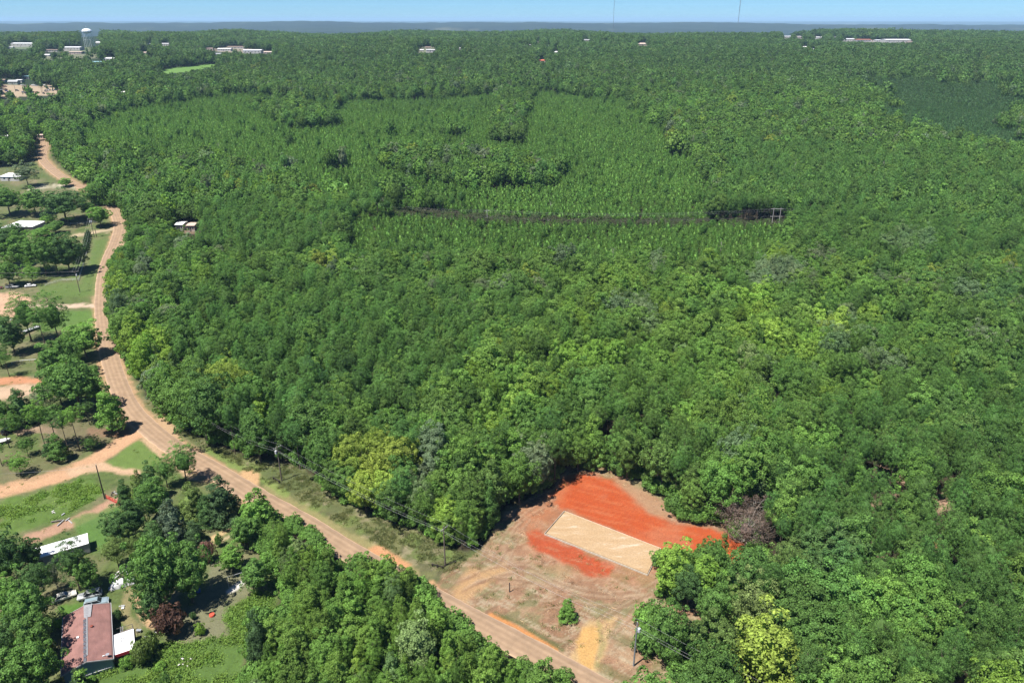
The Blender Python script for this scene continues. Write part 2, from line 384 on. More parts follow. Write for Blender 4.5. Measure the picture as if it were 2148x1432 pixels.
    blend(line([(440, 945), (520, 990), (600, 1035)], 7, 7, 8)*.8, (0.20, 0.28, 0.07), .3)
    # bare earth bays beside the road
    for q, c in [([(505, 990), (525, 983), (545, 995), (545, 1012), (530, 1030), (505, 1040)], (.56, .36, .19)),
                 ([(772, 1150), (800, 1143), (830, 1165), (860, 1185), (850, 1192), (800, 1190), (775, 1170)], (.58, .30, .15)),
                 ([(325, 870), (350, 868), (368, 895), (380, 920), (350, 912)], (.50, .34, .20)),
                 ([(262, 880), (300, 895), (345, 955), (425, 1010), (400, 1005), (330, 960), (295, 920)], (.52, .36, .22)),
                 ([(242, 500), (262, 470), (268, 490), (260, 520)], (.5, .36, .22)), ([(205, 560), (215, 560), (200, 640), (192, 640)], (.46, .34, .2))]:
        blend(region(q, 7, 5), c, .25)
    # the cleared lot: scraped earth with straw and cut brush
    lot = [(905, 1235), (945, 1190), (990, 1170), (1012, 1150), (1042, 1100), (1065, 1062), (1120, 1045), (1160, 1025), (1185, 985), (1230, 975), (1330, 1000), (1400, 1035), (1420, 1090),
           (1520, 1095), (1600, 1140), (1580, 1230), (1500, 1290), (1420, 1330), (1380, 1370), (1480, 1445), (1230, 1445), (1120, 1365), (1000, 1300)]
    lo = region(lot, 10, 8)
    blend(lo, (0.325, 0.190, 0.115), .35)
    blend(lo*np.clip((n2-.48)*6, 0, 1)*.75, (0.42, 0.29, 0.18), .3)
    blend(lo*np.clip((n1-.55)*6, 0, 1)*.7, (0.26, 0.145, 0.08), .4)
    blend(lo*np.clip((fbm(XX/4.5, YY/4.5, 77)-.52)*8, 0, 1)*.75, (0.20, 0.20, 0.095), .4)
    # streaks of dragged straw
    rot = lambda a: (XX*math.cos(a)+YY*math.sin(a), -XX*math.sin(a)+YY*math.cos(a))
    for a, sd_, c in ((-.6, 3, (.46, .38, .26)), (.7, 4, (.22, .13, .075)), (.1, 8, (.42, .31, .20))):
        u, w_ = rot(a); st = fbm(u/5, w_/.7, sd_*13, 3)
        blend(lo*np.clip((st-.6)*9, 0, 1)*.7, c, .2)
    # orange and red subsoil
    blend(region([(955, 1230), (985, 1195), (1060, 1185), (1070, 1195), (1010, 1235), (975, 1262), (950, 1262)], 14, 9)*.9, (.48, .30, .15), .2)
    blend(region([(1090, 1200), (1130, 1180), (1200, 1190), (1190, 1215), (1110, 1220)], 12, 14)*.4, (.25, .27, .13), .2)
    red = (0.46, 0.088, 0.026)
    blend(region([(1080, 1100), (1170, 1020), (1200, 990), (1300, 1000), (1420, 1090), (1570, 1140), (1575, 1190), (1400, 1190), (1370, 1230), (1290, 1225), (1180, 1200), (1095, 1150)], 46, 16)*.45, (0.42, 0.17, 0.085), .3)
    rA = [(1190, 1000), (1230, 990), (1290, 1008), (1330, 1040), (1365, 1078), (1420, 1098), (1500, 1110), (1530, 1120), (1572, 1145), (1572, 1172), (1556, 1200), (1530, 1160), (1480, 1168), (1380, 1160), (1290, 1110), (1190, 1068), (1172, 1066), (1150, 1040)]
    wA = region(rA, 9, 7)
    blend(wA, red, .25)
    u, w_ = rot(-.42); st = fbm(u/7, w_/.8, 91, 3)
    blend(wA*np.clip((st-.5)*4, 0, 1)*.38, (0.54, 0.20, 0.09), .2)
    blend(wA*np.clip((fbm(XX/8, YY/6, 207)-.52)*5, 0, 1)*.45, (0.50, 0.22, 0.12), .2)
    blend(wA*np.clip((st-.36)*-6, 0, 1)*.4, (0.40, 0.07, 0.025), .2)
    blend(region([(1090, 1075), (1165, 1020), (1200, 1000), (1180, 1050), (1165, 1075), (1110, 1115)], 22, 12)*.55, (0.44, 0.17, 0.08), .2)
    blend(region([(1290, 1010), (1330, 1015), (1400, 1055), (1400, 1085), (1360, 1075), (1320, 1040)], 14, 9)*.8, (0.40, 0.24, 0.14), .3)
    blend(line([(1330, 1010), (1360, 1022), (1395, 1045)], 8, 8, 6)*.6, (0.24, 0.25, 0.12), .3)
    rB = [(1105, 1118), (1125, 1112), (1145, 1120), (1250, 1170), (1285, 1190), (1278, 1208), (1240, 1208), (1190, 1182), (1130, 1155), (1108, 1135)]
    wB = region(rB, 10, 7); blend(wB*.95, (0.44, 0.082, 0.030), .3)
    blend(wB*np.clip((st-.55)*6, 0, 1)*.6, (0.44, 0.19, 0.10), .2)
    blend(region([(1560, 1175), (1575, 1165), (1568, 1205), (1550, 1200)], 8, 4), (0.50, 0.24, 0.13), .2)
    blend(region([(1500, 1130), (1572, 1148), (1572, 1168), (1556, 1195), (1530, 1170)], 6, 4), (0.56, 0.12, 0.035), .2)
    # curved wheel tracks across the lot
    for pts in ([(960, 1222), (1040, 1190), (1110, 1190), (1180, 1225), (1270, 1245), (1350, 1235), (1385, 1215)], [(1000, 1225), (1060, 1205), (1120, 1205), (1180, 1238), (1270, 1256), (1350, 1250), (1395, 1228)],
                [(1100, 1090), (1075, 1120), (1060, 1160), (1040, 1190)], [(1112, 1094), (1090, 1122), (1075, 1160), (1065, 1190)],
                [(1140, 1068), (1110, 1085), (1080, 1110)], [(1120, 1320), (1180, 1345), (1260, 1300), (1330, 1260), (1390, 1240)], [(1010, 1170), (1045, 1110), (1100, 1060), (1160, 1030)], [(1030, 1180), (1062, 1118), (1115, 1070), (1165, 1048)], [(1290, 1330), (1330, 1290), (1370, 1250), (1380, 1220)], [(970, 1240), (1030, 1215), (1120, 1222), (1200, 1262), (1300, 1275)], [(1300, 1400), (1360, 1412), (1440, 1440)], [(1290, 1415), (1350, 1428), (1400, 1445)]):
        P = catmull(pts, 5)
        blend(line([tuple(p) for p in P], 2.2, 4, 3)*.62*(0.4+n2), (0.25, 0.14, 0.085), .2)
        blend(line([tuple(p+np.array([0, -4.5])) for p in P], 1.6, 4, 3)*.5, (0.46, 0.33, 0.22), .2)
    # entrance fans and ditch
    blend(region([(1195, 1385), (1220, 1330), (1235, 1300), (1290, 1295), (1275, 1340), (1262, 1400), (1235, 1420)], 12, 6)*.9, (.54, .37, .18), .25)
    blend(region([(1205, 1345), (1222, 1318), (1262, 1310), (1255, 1350), (1245, 1405), (1222, 1400)], 8, 5)*.9, (.60, .36, .13), .25)
    blend(line([(905, 1222), (940, 1262), (1000, 1290), (1060, 1318), (1120, 1350), (1180, 1380)], 6, 6, 5)*.85, (.56, .33, .17), .2)
    blend(line([(1030, 1290), (1085, 1315), (1130, 1342), (1165, 1362)], 6, 5, 4)*.9, (.60, .26, .09), .2)
    blend(line([(1038, 1284), (1090, 1308), (1140, 1338), (1180, 1362)], 4, 4, 4)*.8, (.10, .115, .04), .3)
    blend(line([(1262, 1395), (1290, 1410), (1330, 1440)], 10, 10, 8)*.7, (.17, .16, .07), .3)
    blend(line([(1255, 1300), (1265, 1350), (1250, 1395)], 6, 6, 5)*.5, (.24, .25, .10), .3)
    # dirt lanes on the left
    lanes = [([(-20, 1035), (80, 1010), (160, 985), (215, 955), (262, 922), (300, 905)], 14, (.56, .34, .20)), ([(150, 990), (215, 978), (260, 985), (285, 990)], 10, (.56, .38, .24)),
             ([(60, 1130), (110, 1112), (165, 1090), (205, 1072), (250, 1047)], 10, (.44, .27, .18)),
             ([(440, 1135), (470, 1115), (505, 1095)], 5, (.52, .38, .20)), ([(455, 1142), (485, 1122), (512, 1104)], 3, (.50, .40, .24)),
             ([(-20, 628), (40, 628), (55, 640), (30, 652), (-20, 650)], 14, (.58, .38, .25)), ([(40, 642), (120, 643), (203, 640)], 4, (.60, .46, .34)),
             ([(-20, 800), (60, 798), (110, 808)], 8, (.54, .26, .14)), ([(-20, 828), (60, 818), (120, 812)], 13, (.56, .40, .27)),
             ([(155, 494), (200, 487), (238, 482)], 3, (.50, .40, .26)), ([(60, 397), (120, 390), (160, 392)], 3, (.46, .42, .3)),
             ([(190, 905), (225, 908), (262, 905)], 9, (.34, .17, .10)), ([(40, 905), (80, 900), (110, 905)], 8, (.42, .30, .20)),
             ([(285, 1250), (300, 1290), (318, 1310)], 9, (.50, .33, .19)), ([(275, 1240), (262, 1290), (285, 1320)], 12, (.26, .23, .11)), ]
    for pts, w_, c in lanes:
        P = [tuple(p) for p in catmull(pts, 4)]
        blend(line(P, w_, 5, 5)*near_lim, c, .3)
        blend(line(P, w_*.35, 5, 4)*.5*near_lim, tuple(k*1.12 for k in c), .2)
    blend(region([(75, 870), (235, 895), (240, 925), (185, 945), (120, 975), (90, 950)], 20, 14)*.7, (.20, .155, .10), .4)
    blend(region([(0, 960), (110, 950), (140, 980), (60, 1005), (0, 1010)], 20, 14)*.5, (.17, .15, .08), .4)
    blend(region([(222, 970), (290, 922), (345, 968), (300, 985), (250, 982)], 6, 5), (.145, .22, .055), .35)
    blend(region([(0, 1050), (190, 1000), (215, 1040), (120, 1090), (0, 1130)], 12, 8)*.8, (.115, .20, .04), .5)
    blend(region([(150, 1090), (250, 1060), (250, 1140), (190, 1160)], 10, 8)*.8, (.10, .21, .045), .3)
    # yard of the red roofed house: worn thin grass, bright weeds beyond it
    blend(region([(440, 1170), (530, 1180), (540, 1230), (470, 1280), (480, 1330), (400, 1350), (350, 1340), (370, 1290), (430, 1240)], 14, 10), (.20, .20, .115), .35)
    blend(region([(200, 1375), (300, 1350), (400, 1350), (490, 1330), (470, 1290), (540, 1240), (560, 1250), (540, 1300), (520, 1330), (500, 1445), (150, 1445)], 8, 8), (.10, .175, .040), .45)
    blend(region([(255, 1355), (300, 1345), (345, 1350), (330, 1375), (280, 1395)], 10, 6)*.8, (.15, .22, .055), .3)
    blend(region([(474, 1240), (505, 1218), (512, 1222), (500, 1236), (478, 1245)], 4, 3), (.72, .69, .65), .1)
    blend(region([(120, 1270), (185, 1262), (190, 1275), (135, 1300)], 5, 4), (.10, .20, .035), .3)
    # field grass strips mid left
    blend(region([(180, 500), (228, 500), (200, 620), (80, 625), (80, 600), (150, 590)], 8, 6)*.8, (.125, .20, .05), .3)
    blend(line([(190, 510), (178, 560), (165, 590)], 6, 8, 5)*.5, (.22, .19, .11), .2)
    blend(region([(60, 655), (195, 650), (198, 690), (150, 690), (90, 700)], 8, 6)*.8, (.115, .22, .045), .3)
    V = np.stack([XX, YY, ZZ], -1).reshape(-1, 3)
    nr = len(ys); i = np.arange((nr-1)*nc).reshape(nr-1, nc)[:, :-1].ravel()
    Fq = np.stack([i, i+1, i+1+nc, i+nc], 1)
    me = mesh_np('ground', V, Fq, [], smooth=True)
    ca = me.color_attributes.new('soil', 'FLOAT_COLOR', 'POINT')
    rgba = np.ones((len(V), 4), np.float32); rgba[:, :3] = col.reshape(-1, 3)*0.505
    ca.data.foreach_set('color', rgba.ravel())
    m = bpy.data.materials.new('ground_soil'); m.use_nodes = True; nt = m.node_tree; n = nt.nodes; l = nt.links
    b = n['Principled BSDF']; b.inputs['Roughness'].default_value = .95; b.inputs['Specular IOR Level'].default_value = .15
    a = n.new('ShaderNodeAttribute'); a.attribute_name = 'soil'
    tc = n.new('ShaderNodeTexCoord')
    n1_ = n.new('ShaderNodeTexNoise'); n1_.inputs['Scale'].default_value = 2.6; n1_.inputs['Detail'].default_value = 6; n1_.inputs['Roughness'].default_value = .7
    l.new(tc.outputs['Object'], n1_.inputs['Vector'])
    mr = n.new('ShaderNodeMapRange'); mr.inputs['From Min'].default_value = .28; mr.inputs['From Max'].default_value = .72; mr.inputs['To Min'].default_value = .70; mr.inputs['To Max'].default_value = 1.3
    l.new(n1_.outputs['Fac'], mr.inputs['Value'])
    vm = n.new('ShaderNodeVectorMath'); vm.operation = 'SCALE'; l.new(a.outputs['Color'], vm.inputs[0]); l.new(mr.outputs['Result'], vm.inputs['Scale'])
    l.new(vm.outputs[0], b.inputs['Base Color'])
    bp = n.new('ShaderNodeBump'); bp.inputs['Strength'].default_value = .5; bp.inputs['Distance'].default_value = .12
    l.new(n1_.outputs['Fac'], bp.inputs['Height']); l.new(bp.outputs['Normal'], b.inputs['Normal'])
    me.materials.append(m)
    o = bpy.data.objects.new('ground', me); C.objects.link(o); o['kind'] = 'structure'
    return o
GROUND = build_ground()

# ---------------------------------------------------------------- road
def build_road():
    P = ROAD; n = len(P); T = np.gradient(P, axis=0); T /= np.linalg.norm(T, axis=1)[:, None]; N = np.stack([-T[:, 1], T[:, 0]], 1)
    cum = np.concatenate([[0], np.cumsum(np.linalg.norm(np.diff(P, axis=0), axis=1))])
    sN = np.arange(0, cum[-1], 1.0); px_ = np.interp(sN, cum, P[:, 0]); py_ = np.interp(sN, cum, P[:, 1]); nx = np.interp(sN, cum, N[:, 0]); ny = np.interp(sN, cum, N[:, 1])
    L = math.hypot(1, 1); nl = np.hypot(nx, ny); nx /= nl; ny /= nl
    off = np.array([-3.2, -2.6, -1.6, -.7, 0, .7, 1.6, 2.6, 3.2]); k = len(off); V = []
    for i, s in enumerate(sN):
        for j, q in enumerate(off):
            e = q
            if j in (0, k-1): e = q*(1 + .09*(fbm(s/3.1, j*9.+1, 3)-.5)*2)
            x, y = px_[i]+nx[i]*e, py_[i]+ny[i]*e
            crown = 0.16 + .05*(1-(q/3.2)**2) + max(0, min(1, (y-300)/200))*.15
            V.append((x, y, gz(x, y) + crown - (.17 if j in (0, k-1) else 0)*1.0 + 0.03))
    V = np.array(V, float); i = (np.arange(len(sN)-1)[:, None]*k + np.arange(k-1)[None, :]).ravel()
    me = mesh_np('road', V, np.stack([i, i+k, i+k+1, i+1], 1)[:, ::-1], [], smooth=True)
    uv = me.color_attributes.new('lane', 'FLOAT_COLOR', 'POINT'); c = np.ones((len(V), 4), np.float32)
    c[:, 0] = np.tile(np.abs(off)/3.2, len(sN)); c[:, 1] = np.repeat(sN/400, k); uv.data.foreach_set('color', c.ravel())
    m = bpy.data.materials.new('worn_pink_asphalt'); m.use_nodes = True; nt = m.node_tree; nn = nt.nodes; l = nt.links
    b = nn['Principled BSDF']; b.inputs['Roughness'].default_value = .9; b.inputs['Specular IOR Level'].default_value = .2
    a = nn.new('ShaderNodeAttribute'); a.attribute_name = 'lane'; sp = nn.new('ShaderNodeSeparateColor'); l.new(a.outputs['Color'], sp.inputs[0])
    cr = nn.new('ShaderNodeValToRGB'); e = cr.color_ramp
    e.elements[0].position = 0; e.elements[0].color = (.222, .153, .098, 1); e.elements[1].position = 1; e.elements[1].color = (.33, .225, .14, 1)
    for p_, c_ in ((.22, (.192, .130, .084, 1)), (.45, (.235, .163, .105, 1)), (.62, (.190, .130, .083, 1)), (.86, (.220, .153, .104, 1))):
        q = e.elements.new(p_); q.color = c_
    l.new(sp.outputs[0], cr.inputs['Fac'])
    tc = nn.new('ShaderNodeTexCoord')
    n1_ = nn.new('ShaderNodeTexNoise'); n1_.inputs['Scale'].default_value = .35; n1_.inputs['Detail'].default_value = 8; n1_.inputs['Roughness'].default_value = .65; l.new(tc.outputs['Object'], n1_.inputs['Vector'])
    mr = nn.new('ShaderNodeMapRange'); mr.inputs['From Min'].default_value = .3; mr.inputs['From Max'].default_value = .7; mr.inputs['To Min'].default_value = .82; mr.inputs['To Max'].default_value = 1.16
    l.new(n1_.outputs['Fac'], mr.inputs['Value'])
    vm = nn.new('ShaderNodeVectorMath'); vm.operation = 'SCALE'; l.new(cr.outputs['Color'], vm.inputs[0]); l.new(mr.outputs['Result'], vm.inputs['Scale'])
    vo = nn.new('ShaderNodeTexVoronoi'); vo.feature = 'DISTANCE_TO_EDGE'; vo.inputs['Scale'].default_value = .22
    mp = nn.new('ShaderNodeVectorMath'); mp.operation = 'MULTIPLY_ADD'; l.new(n1_.outputs['Color'], mp.inputs[0]); mp.inputs[1].default_value = (2, 2, 2); l.new(tc.outputs['Object'], mp.inputs[2]); l.new(mp.outputs[0], vo.inputs['Vector'])
    cm = nn.new('ShaderNodeMapRange'); cm.inputs['From Min'].default_value = .0; cm.inputs['From Max'].default_value = .035; cm.inputs['To Min'].default_value = .93; cm.inputs['To Max'].default_value = 1; l.new(vo.outputs['Distance'], cm.inputs['Value'])
    v2 = nn.new('ShaderNodeVectorMath'); v2.operation = 'SCALE'; l.new(vm.outputs[0], v2.inputs[0]); l.new(cm.outputs['Result'], v2.inputs['Scale'])
    l.new(v2.outputs[0], b.inputs['Base Color'])
    me.materials.append(m)
    o = bpy.data.objects.new('road', me); C.objects.link(o); o['kind'] = 'structure'
build_road()
# ---------------------------------------------------------------- tree prototypes (metres)
def _norm(a): return a/np.maximum(np.linalg.norm(a, axis=-1, keepdims=True), 1e-6)
def lobes_round(r, n, R_, zc, hz_, zmin=-0.55, jit=.16):
    """lobe centres over an uneven ellipsoid"""
    k = np.arange(n)+.5; zz = 1-(1-zmin)*k/n; ph = k*2.39996+r.random()*6
    rr = np.sqrt(np.maximum(0, 1-zz*zz)); d = np.stack([rr*np.cos(ph), rr*np.sin(ph), zz], 1)
    f = d.copy(); ax = _norm(r.normal(size=(5, 3)))
    lump = 1 + sum(.085*np.sin(3.2*(f@a_)+r.random()*6) for a_ in ax)
    rad = (.78+r.normal(size=n)*jit*.55)*lump
    return f*rad[:, None]*np.array([R_, R_, hz_]) + np.array([0, 0, zc]), d
def lobes_cone(r, n, R_, z0, z1, p=1.0):
    t = np.sqrt(r.random(n)) if p == 1 else r.random(n)**.7
    z = z1 - (z1-z0)*t; ph = r.random(n)*6.283; rr = R_*(t**.8)*(.55+.45*r.random(n))
    d = np.stack([np.cos(ph), np.sin(ph), np.full(n, .45)], 1)
    return np.stack([rr*np.cos(ph), rr*np.sin(ph), z], 1), _norm(d)
def ico(sub=2):
    import bmesh
    bm = bmesh.new(); bmesh.ops.create_icosphere(bm, subdivisions=sub, radius=1)
    V = np.array([v.co[:] for v in bm.verts]); Fx = np.array([[v.index for v in f.verts] for f in bm.faces]); bm.free()
    return V, Fx
_ICO = ico(2)
def crown_arrays(kind, seed, q):
    """q: 0 near, 1 middle distance, 2 far"""
    r = np.random.default_rng(seed)
    nl_, nf, ls = {0: (1.0, 1.7, .78), 1: (.62, .42, 1.75), 2: (.35, .22, 3.0)}[q]
    star = False; core = None
    if kind == 'broad':
        Rr = 4.3; cen, out = lobes_round(r, int(84*nl_), Rr, 8.9, 5.9, -.78, .36); lr = r.uniform(.7, 1.45, len(cen)); npl = int(60*nf); sz = (.56, .40); core = (Rr*.60, 4.3, 8.4)
    elif kind == 'oak':      # wide, cauliflower top
        Rr = 5.2; cen, out = lobes_round(r, int(104*nl_), Rr, 7.9, 5.4, -.70, .36); lr = r.uniform(.7, 1.4, len(cen)); npl = int(58*nf); sz = (.52, .38); core = (Rr*.58, 3.7, 7.4)
    elif kind == 'gum':      # taller, pointed
        cen, out = lobes_cone(r, int(85*nl_), 3.7, 2.6, 15.3); lr = r.uniform(.6, 1.25, len(cen)); npl = int(52*nf); sz = (.48, .36); core = (1.2, 3.4, 6.6)
    elif kind == 'airy':     # olive, open
        Rr = 4.6; cen, out = lobes_round(r, int(74*nl_), Rr, 8.4, 5.6, -.7, .38); lr = r.uniform(.6, 1.35, len(cen)); npl = int(46*nf); sz = (.44, .30); core = (Rr*.45, 2.6, 8.8)
    elif kind == 'pine':
        cen, out = lobes_round(r, int(92*nl_), 3.3, 12.6, 5.0, -.66, .38); lr = r.uniform(.5, .98, len(cen)); npl = int(44*nf); sz = (.62, .17); star = True; core = (1.7, 2.9, 12.6)
    elif kind == 'fullpine':
        cen, out = lobes_round(r, int(120*nl_), 3.5, 10.2, 6.9, -.8, .42); lr = r.uniform(.5, 1.05, len(cen)); npl = int(44*nf); sz = (.62, .18); star = True; core = (1.5, 4.2, 9.6)
    elif kind == 'openpine':  # sparse pine with bare trunk
        cen, out = lobes_round(r, int(60*nl_), 3.0, 13.2, 3.6, -.6, .45); lr = r.uniform(.45, .9, len(cen)); npl = int(44*nf); sz = (.62, .18); star = True; core = (.9, 1.6, 13.0)
    elif kind == 'youngpine':
        cen, out = lobes_cone(r, int(50*nl_), 2.0, .9, 8.4); lr = r.uniform(.36, .72, len(cen)); npl = int(30*nf); sz = (.50, .16); star = True; core = (.55, 2.3, 3.3)
    elif kind == 'cedar':
        cen, out = lobes_cone(r, int(110*nl_), 2.9, .8, 9.3); lr = r.uniform(.4, .85, len(cen)); npl = int(40*nf); sz = (.42, .20); core = (1.1, 3.0, 3.8)
    elif kind == 'bush':
        cen, out = lobes_round(r, int(34*nl_), 1.25, .95, .95, -.35, .3); lr = r.uniform(.28, .5, len(cen)); npl = int(34*nf); sz = (.24, .17); core = (.8, .65, .8)
    elif kind == 'dead':
        cen, out = lobes_round(r, int(66*nl_), 3.6, 4.4, 4.0, -.75, .4); lr = r.uniform(.5, 1.1, len(cen)); npl = int(30*nf); sz = (.42, .16); star = True; core = (1.0, 1.3, 4.0)
    ls_ = ls*.8 if star else ls
    n = len(cen)*npl
    L = np.repeat(np.arange(len(cen)), npl); o = out[L]
    d = _norm(r.normal(size=(n, 3)) + o*.75 + np.array([0, 0, .35]))
    rad = lr[L]*(r.uniform(.55, 1.12, n) if star else r.uniform(.72, 1.1, n))
    flat = np.array([1, 1, .72 if kind in ('oak', 'broad', 'airy') else .8])
    c = cen[L] + d*rad[:, None]*flat
    jig = r.normal(size=(n, 3))
    ng = _norm(d*.55 + o*.25 + np.array([0, 0, .25]) + jig*.42)
    ns = _norm(d*.75 + o*.30 + np.array([0, 0, .12]) + jig*.46)
    ax = _norm(np.cross(ng, r.normal(size=(n, 3)))) if not star else _norm(d + r.normal(size=(n, 3))*.45)
    bx = _norm(np.cross(ng, ax))
    if star: ax = _norm(ax - ng*0.0)
    s = ls_*r.uniform(.7, 1.3, n)[:, None]
    a = ax*s*sz[0]*.5; b = bx*s*sz[1]*.5*(1.0 if q == 0 else 1.15)
    V = np.stack([c-a, c-a*.1+b, c+a, c-a*.1-b], 1)
    g = np.cross(V[:, 1]-V[:, 0], V[:, 3]-V[:, 0]); flip = (g*ns).sum(1) < 0
    V[flip] = V[flip][:, [0, 3, 2, 1]]
    V = V.reshape(-1, 3); N = np.repeat(ns, 4, 0)
    Fq = np.arange(len(V)).reshape(-1, 4)
    # inner mass of foliage
    iv, if_ = _ICO
    nn_ = 1+.18*np.sin(iv@np.array([3.1, 1.7, 2.2])+seed)+.14*np.sin(iv@np.array([-2.3, 4.1, 1.9])+seed*2)+r.normal(size=len(iv))*.05
    cv = iv*nn_[:, None]*np.array([core[0], core[0], core[1]]) + np.array([0, 0, core[2]])
    b0 = len(V); V = np.concatenate([V, cv]); N = np.concatenate([N, iv])
    return V, [Fq, if_+b0], N, cen
def trunk_mb(kind, seed, cen, simple=False):
    r = random.Random(seed); mb = MB()
    top, r0 = {'broad': (11, .24), 'oak': (9, .32), 'gum': (13, .2), 'airy': (10, .22), 'pine': (16.5, .19), 'fullpine': (16.5, .2), 'openpine': (16, .18), 'youngpine': (8, .08), 'cedar': (8.5, .13), 'bush': (1.2, .05), 'dead': (7.5, .16)}[kind]
    n = 5 if simple else 7; pts = []; segs = 2 if simple else 5
    for i in range(segs+1):
        t = i/segs; pts.append(Vector((r.uniform(-.25, .25)*t*top*.05, r.uniform(-.25, .25)*t*top*.05, -.4+(top+.4)*t)))
    for i in range(segs):
        mb.tube(pts[i], pts[i+1], r0*(1-.8*i/segs)*(1.25 if i == 0 else 1), r0*(1-.8*(i+1)/segs), n, cap=False)
    if not simple and kind != 'youngpine':
        k = list(range(len(cen))); r.shuffle(k)
        for j in k[:{'oak': 22, 'broad': 16, 'airy': 22, 'pine': 20, 'fullpine': 26, 'openpine': 26, 'dead': 50}.get(kind, 10)]:
            e = Vector(cen[j]); zb = max(top*.22, min(top*.95, e.z - (1.0 if 'pine' in kind else 2.6))); s = Vector((0, 0, zb))
            m = (s+e)/2 + Vector((0, 0, -.25)); rr = r0*.32
            mb.tube(s, m, rr, rr*.65, 4, cap=False); mb.tube(m, e, rr*.65, rr*.25, 4, cap=False)
    return mb
KINDS = {'fullpine': 3, 'broad': 5, 'oak': 4, 'gum': 4, 'airy': 3, 'pine': 5, 'openpine': 3, 'youngpine': 4, 'cedar': 2, 'bush': 3, 'dead': 2}
REFH = {'fullpine': 17.8, 'broad': 15.4, 'oak': 13.8, 'gum': 15.8, 'airy': 14.6, 'pine': 17.8, 'openpine': 17.0, 'youngpine': 9.0, 'cedar': 9.8, 'bush': 2.1, 'dead': 8.6}
REFW = {'fullpine': 7.8, 'broad': 9.4, 'oak': 11.4, 'gum': 7.2, 'airy': 9.8, 'pine': 7.4, 'openpine': 6.8, 'youngpine': 3.9, 'cedar': 5.8, 'bush': 3.0, 'dead': 8.0}
CROWN, TRUNK, PROTO = {}, {}, {}
LEAFDEAD = None
proto_col = bpy.data.collections.new('tree_kinds')
_pi = 0
for kd, cnt in KINDS.items():
    for v in range(cnt):
        V, Fc, N, cen = crown_arrays(kd, 100+v*7+len(kd)*31, 0)
        CROWN[kd, v] = mesh_np(f'{kd}_crown', V, Fc, [LEAF], N)
        TRUNK[kd, v] = trunk_mb(kd, v*5+3, cen).mesh(f'{kd}_trunk', [BARK if kd != 'dead' else BARK_PALE])
        for q in (0, 1, 2):
            if kd == 'dead' and q == 0: continue
            if q == 2 and kd in ('bush', 'dead', 'openpine'): continue
            if q: V, Fc, N, cen = crown_arrays(kd, 100+v*7+len(kd)*31, q)
            tm = trunk_mb(kd, v*5+3, cen, True)
            tv = np.array(tm.v); b0 = len(V)
            VV = np.concatenate([V, tv]); NN = np.concatenate([N, _norm(tv*np.array([1, 1, 0])+1e-3)])
            FF = list(Fc) + [np.array(tm.f)+b0]
            nq = len(Fc[0]); nt_ = len(Fc[1]); fm = [0]*(nq+nt_)+[1]*len(tm.f)
            me = mesh_np(f'{kd}_{q}', VV, FF, [LEAF, BARK], NN, fm)
            o = bpy.data.objects.new(f'tree_kind_{_pi:03d}', me); proto_col.objects.link(o)
            PROTO[kd, v, q] = _pi; _pi += 1

def scatter(name, P, rot, scl, proto, tint, label=None, cat=None):
    """one object whose points carry tree, shrub or tuft instances"""
    me = bpy.data.meshes.new(name); n = len(P); me.vertices.add(n); me.vertices.foreach_set('co', np.asarray(P, np.float32).ravel())
    def A(nm, ty, dat, key='value'):
        a = me.attributes.new(nm, ty, 'POINT'); a.data.foreach_set(key, np.asarray(dat).ravel())
    A('rot', 'FLOAT_VECTOR', np.asarray(rot, np.float32), 'vector'); A('scl', 'FLOAT_VECTOR', np.asarray(scl, np.float32), 'vector')
    A('kind_index', 'INT', np.asarray(proto, np.int32))
    t4 = np.ones((n, 4), np.float32); t4[:, :3] = tint; A('tint', 'FLOAT_COLOR', t4, 'color')
    o = bpy.data.objects.new(name, me); C.objects.link(o)
    ng = bpy.data.node_groups.get('scatter_kinds')
    if ng is None:
        ng = bpy.data.node_groups.new('scatter_kinds', 'GeometryNodeTree')
        ng.interface.new_socket('Geometry', in_out='INPUT', socket_type='NodeSocketGeometry')
        ng.interface.new_socket('Geometry', in_out='OUTPUT', socket_type='NodeSocketGeometry')
        nn = ng.nodes; l = ng.links
        gi = nn.new('NodeGroupInput'); go = nn.new('NodeGroupOutput')
        ci = nn.new('GeometryNodeCollectionInfo'); ci.inputs['Collection'].default_value = proto_col
        ci.inputs['Separate Children'].default_value = True; ci.inputs['Reset Children'].default_value = True
        ip = nn.new('GeometryNodeInstanceOnPoints'); ip.inputs['Pick Instance'].default_value = True
        def NA(nm, dt):
            x = nn.new('GeometryNodeInputNamedAttribute'); x.data_type = dt; x.inputs['Name'].default_value = nm; return x.outputs['Attribute']
        l.new(gi.outputs[0], ip.inputs['Points']); l.new(ci.outputs[0], ip.inputs['Instance'])
        l.new(NA('kind_index', 'INT'), ip.inputs['Instance Index'])
        e2r = nn.new('FunctionNodeEulerToRotation'); l.new(NA('rot', 'FLOAT_VECTOR'), e2r.inputs[0])
        l.new(e2r.outputs[0], ip.inputs['Rotation']); l.new(NA('scl', 'FLOAT_VECTOR'), ip.inputs['Scale'])
        l.new(ip.outputs[0], go.inputs[0])
    md = o.modifiers.new('scatter', 'NODES'); md.node_group = ng
    o['kind'] = 'stuff'
    return tag(o, label, cat)

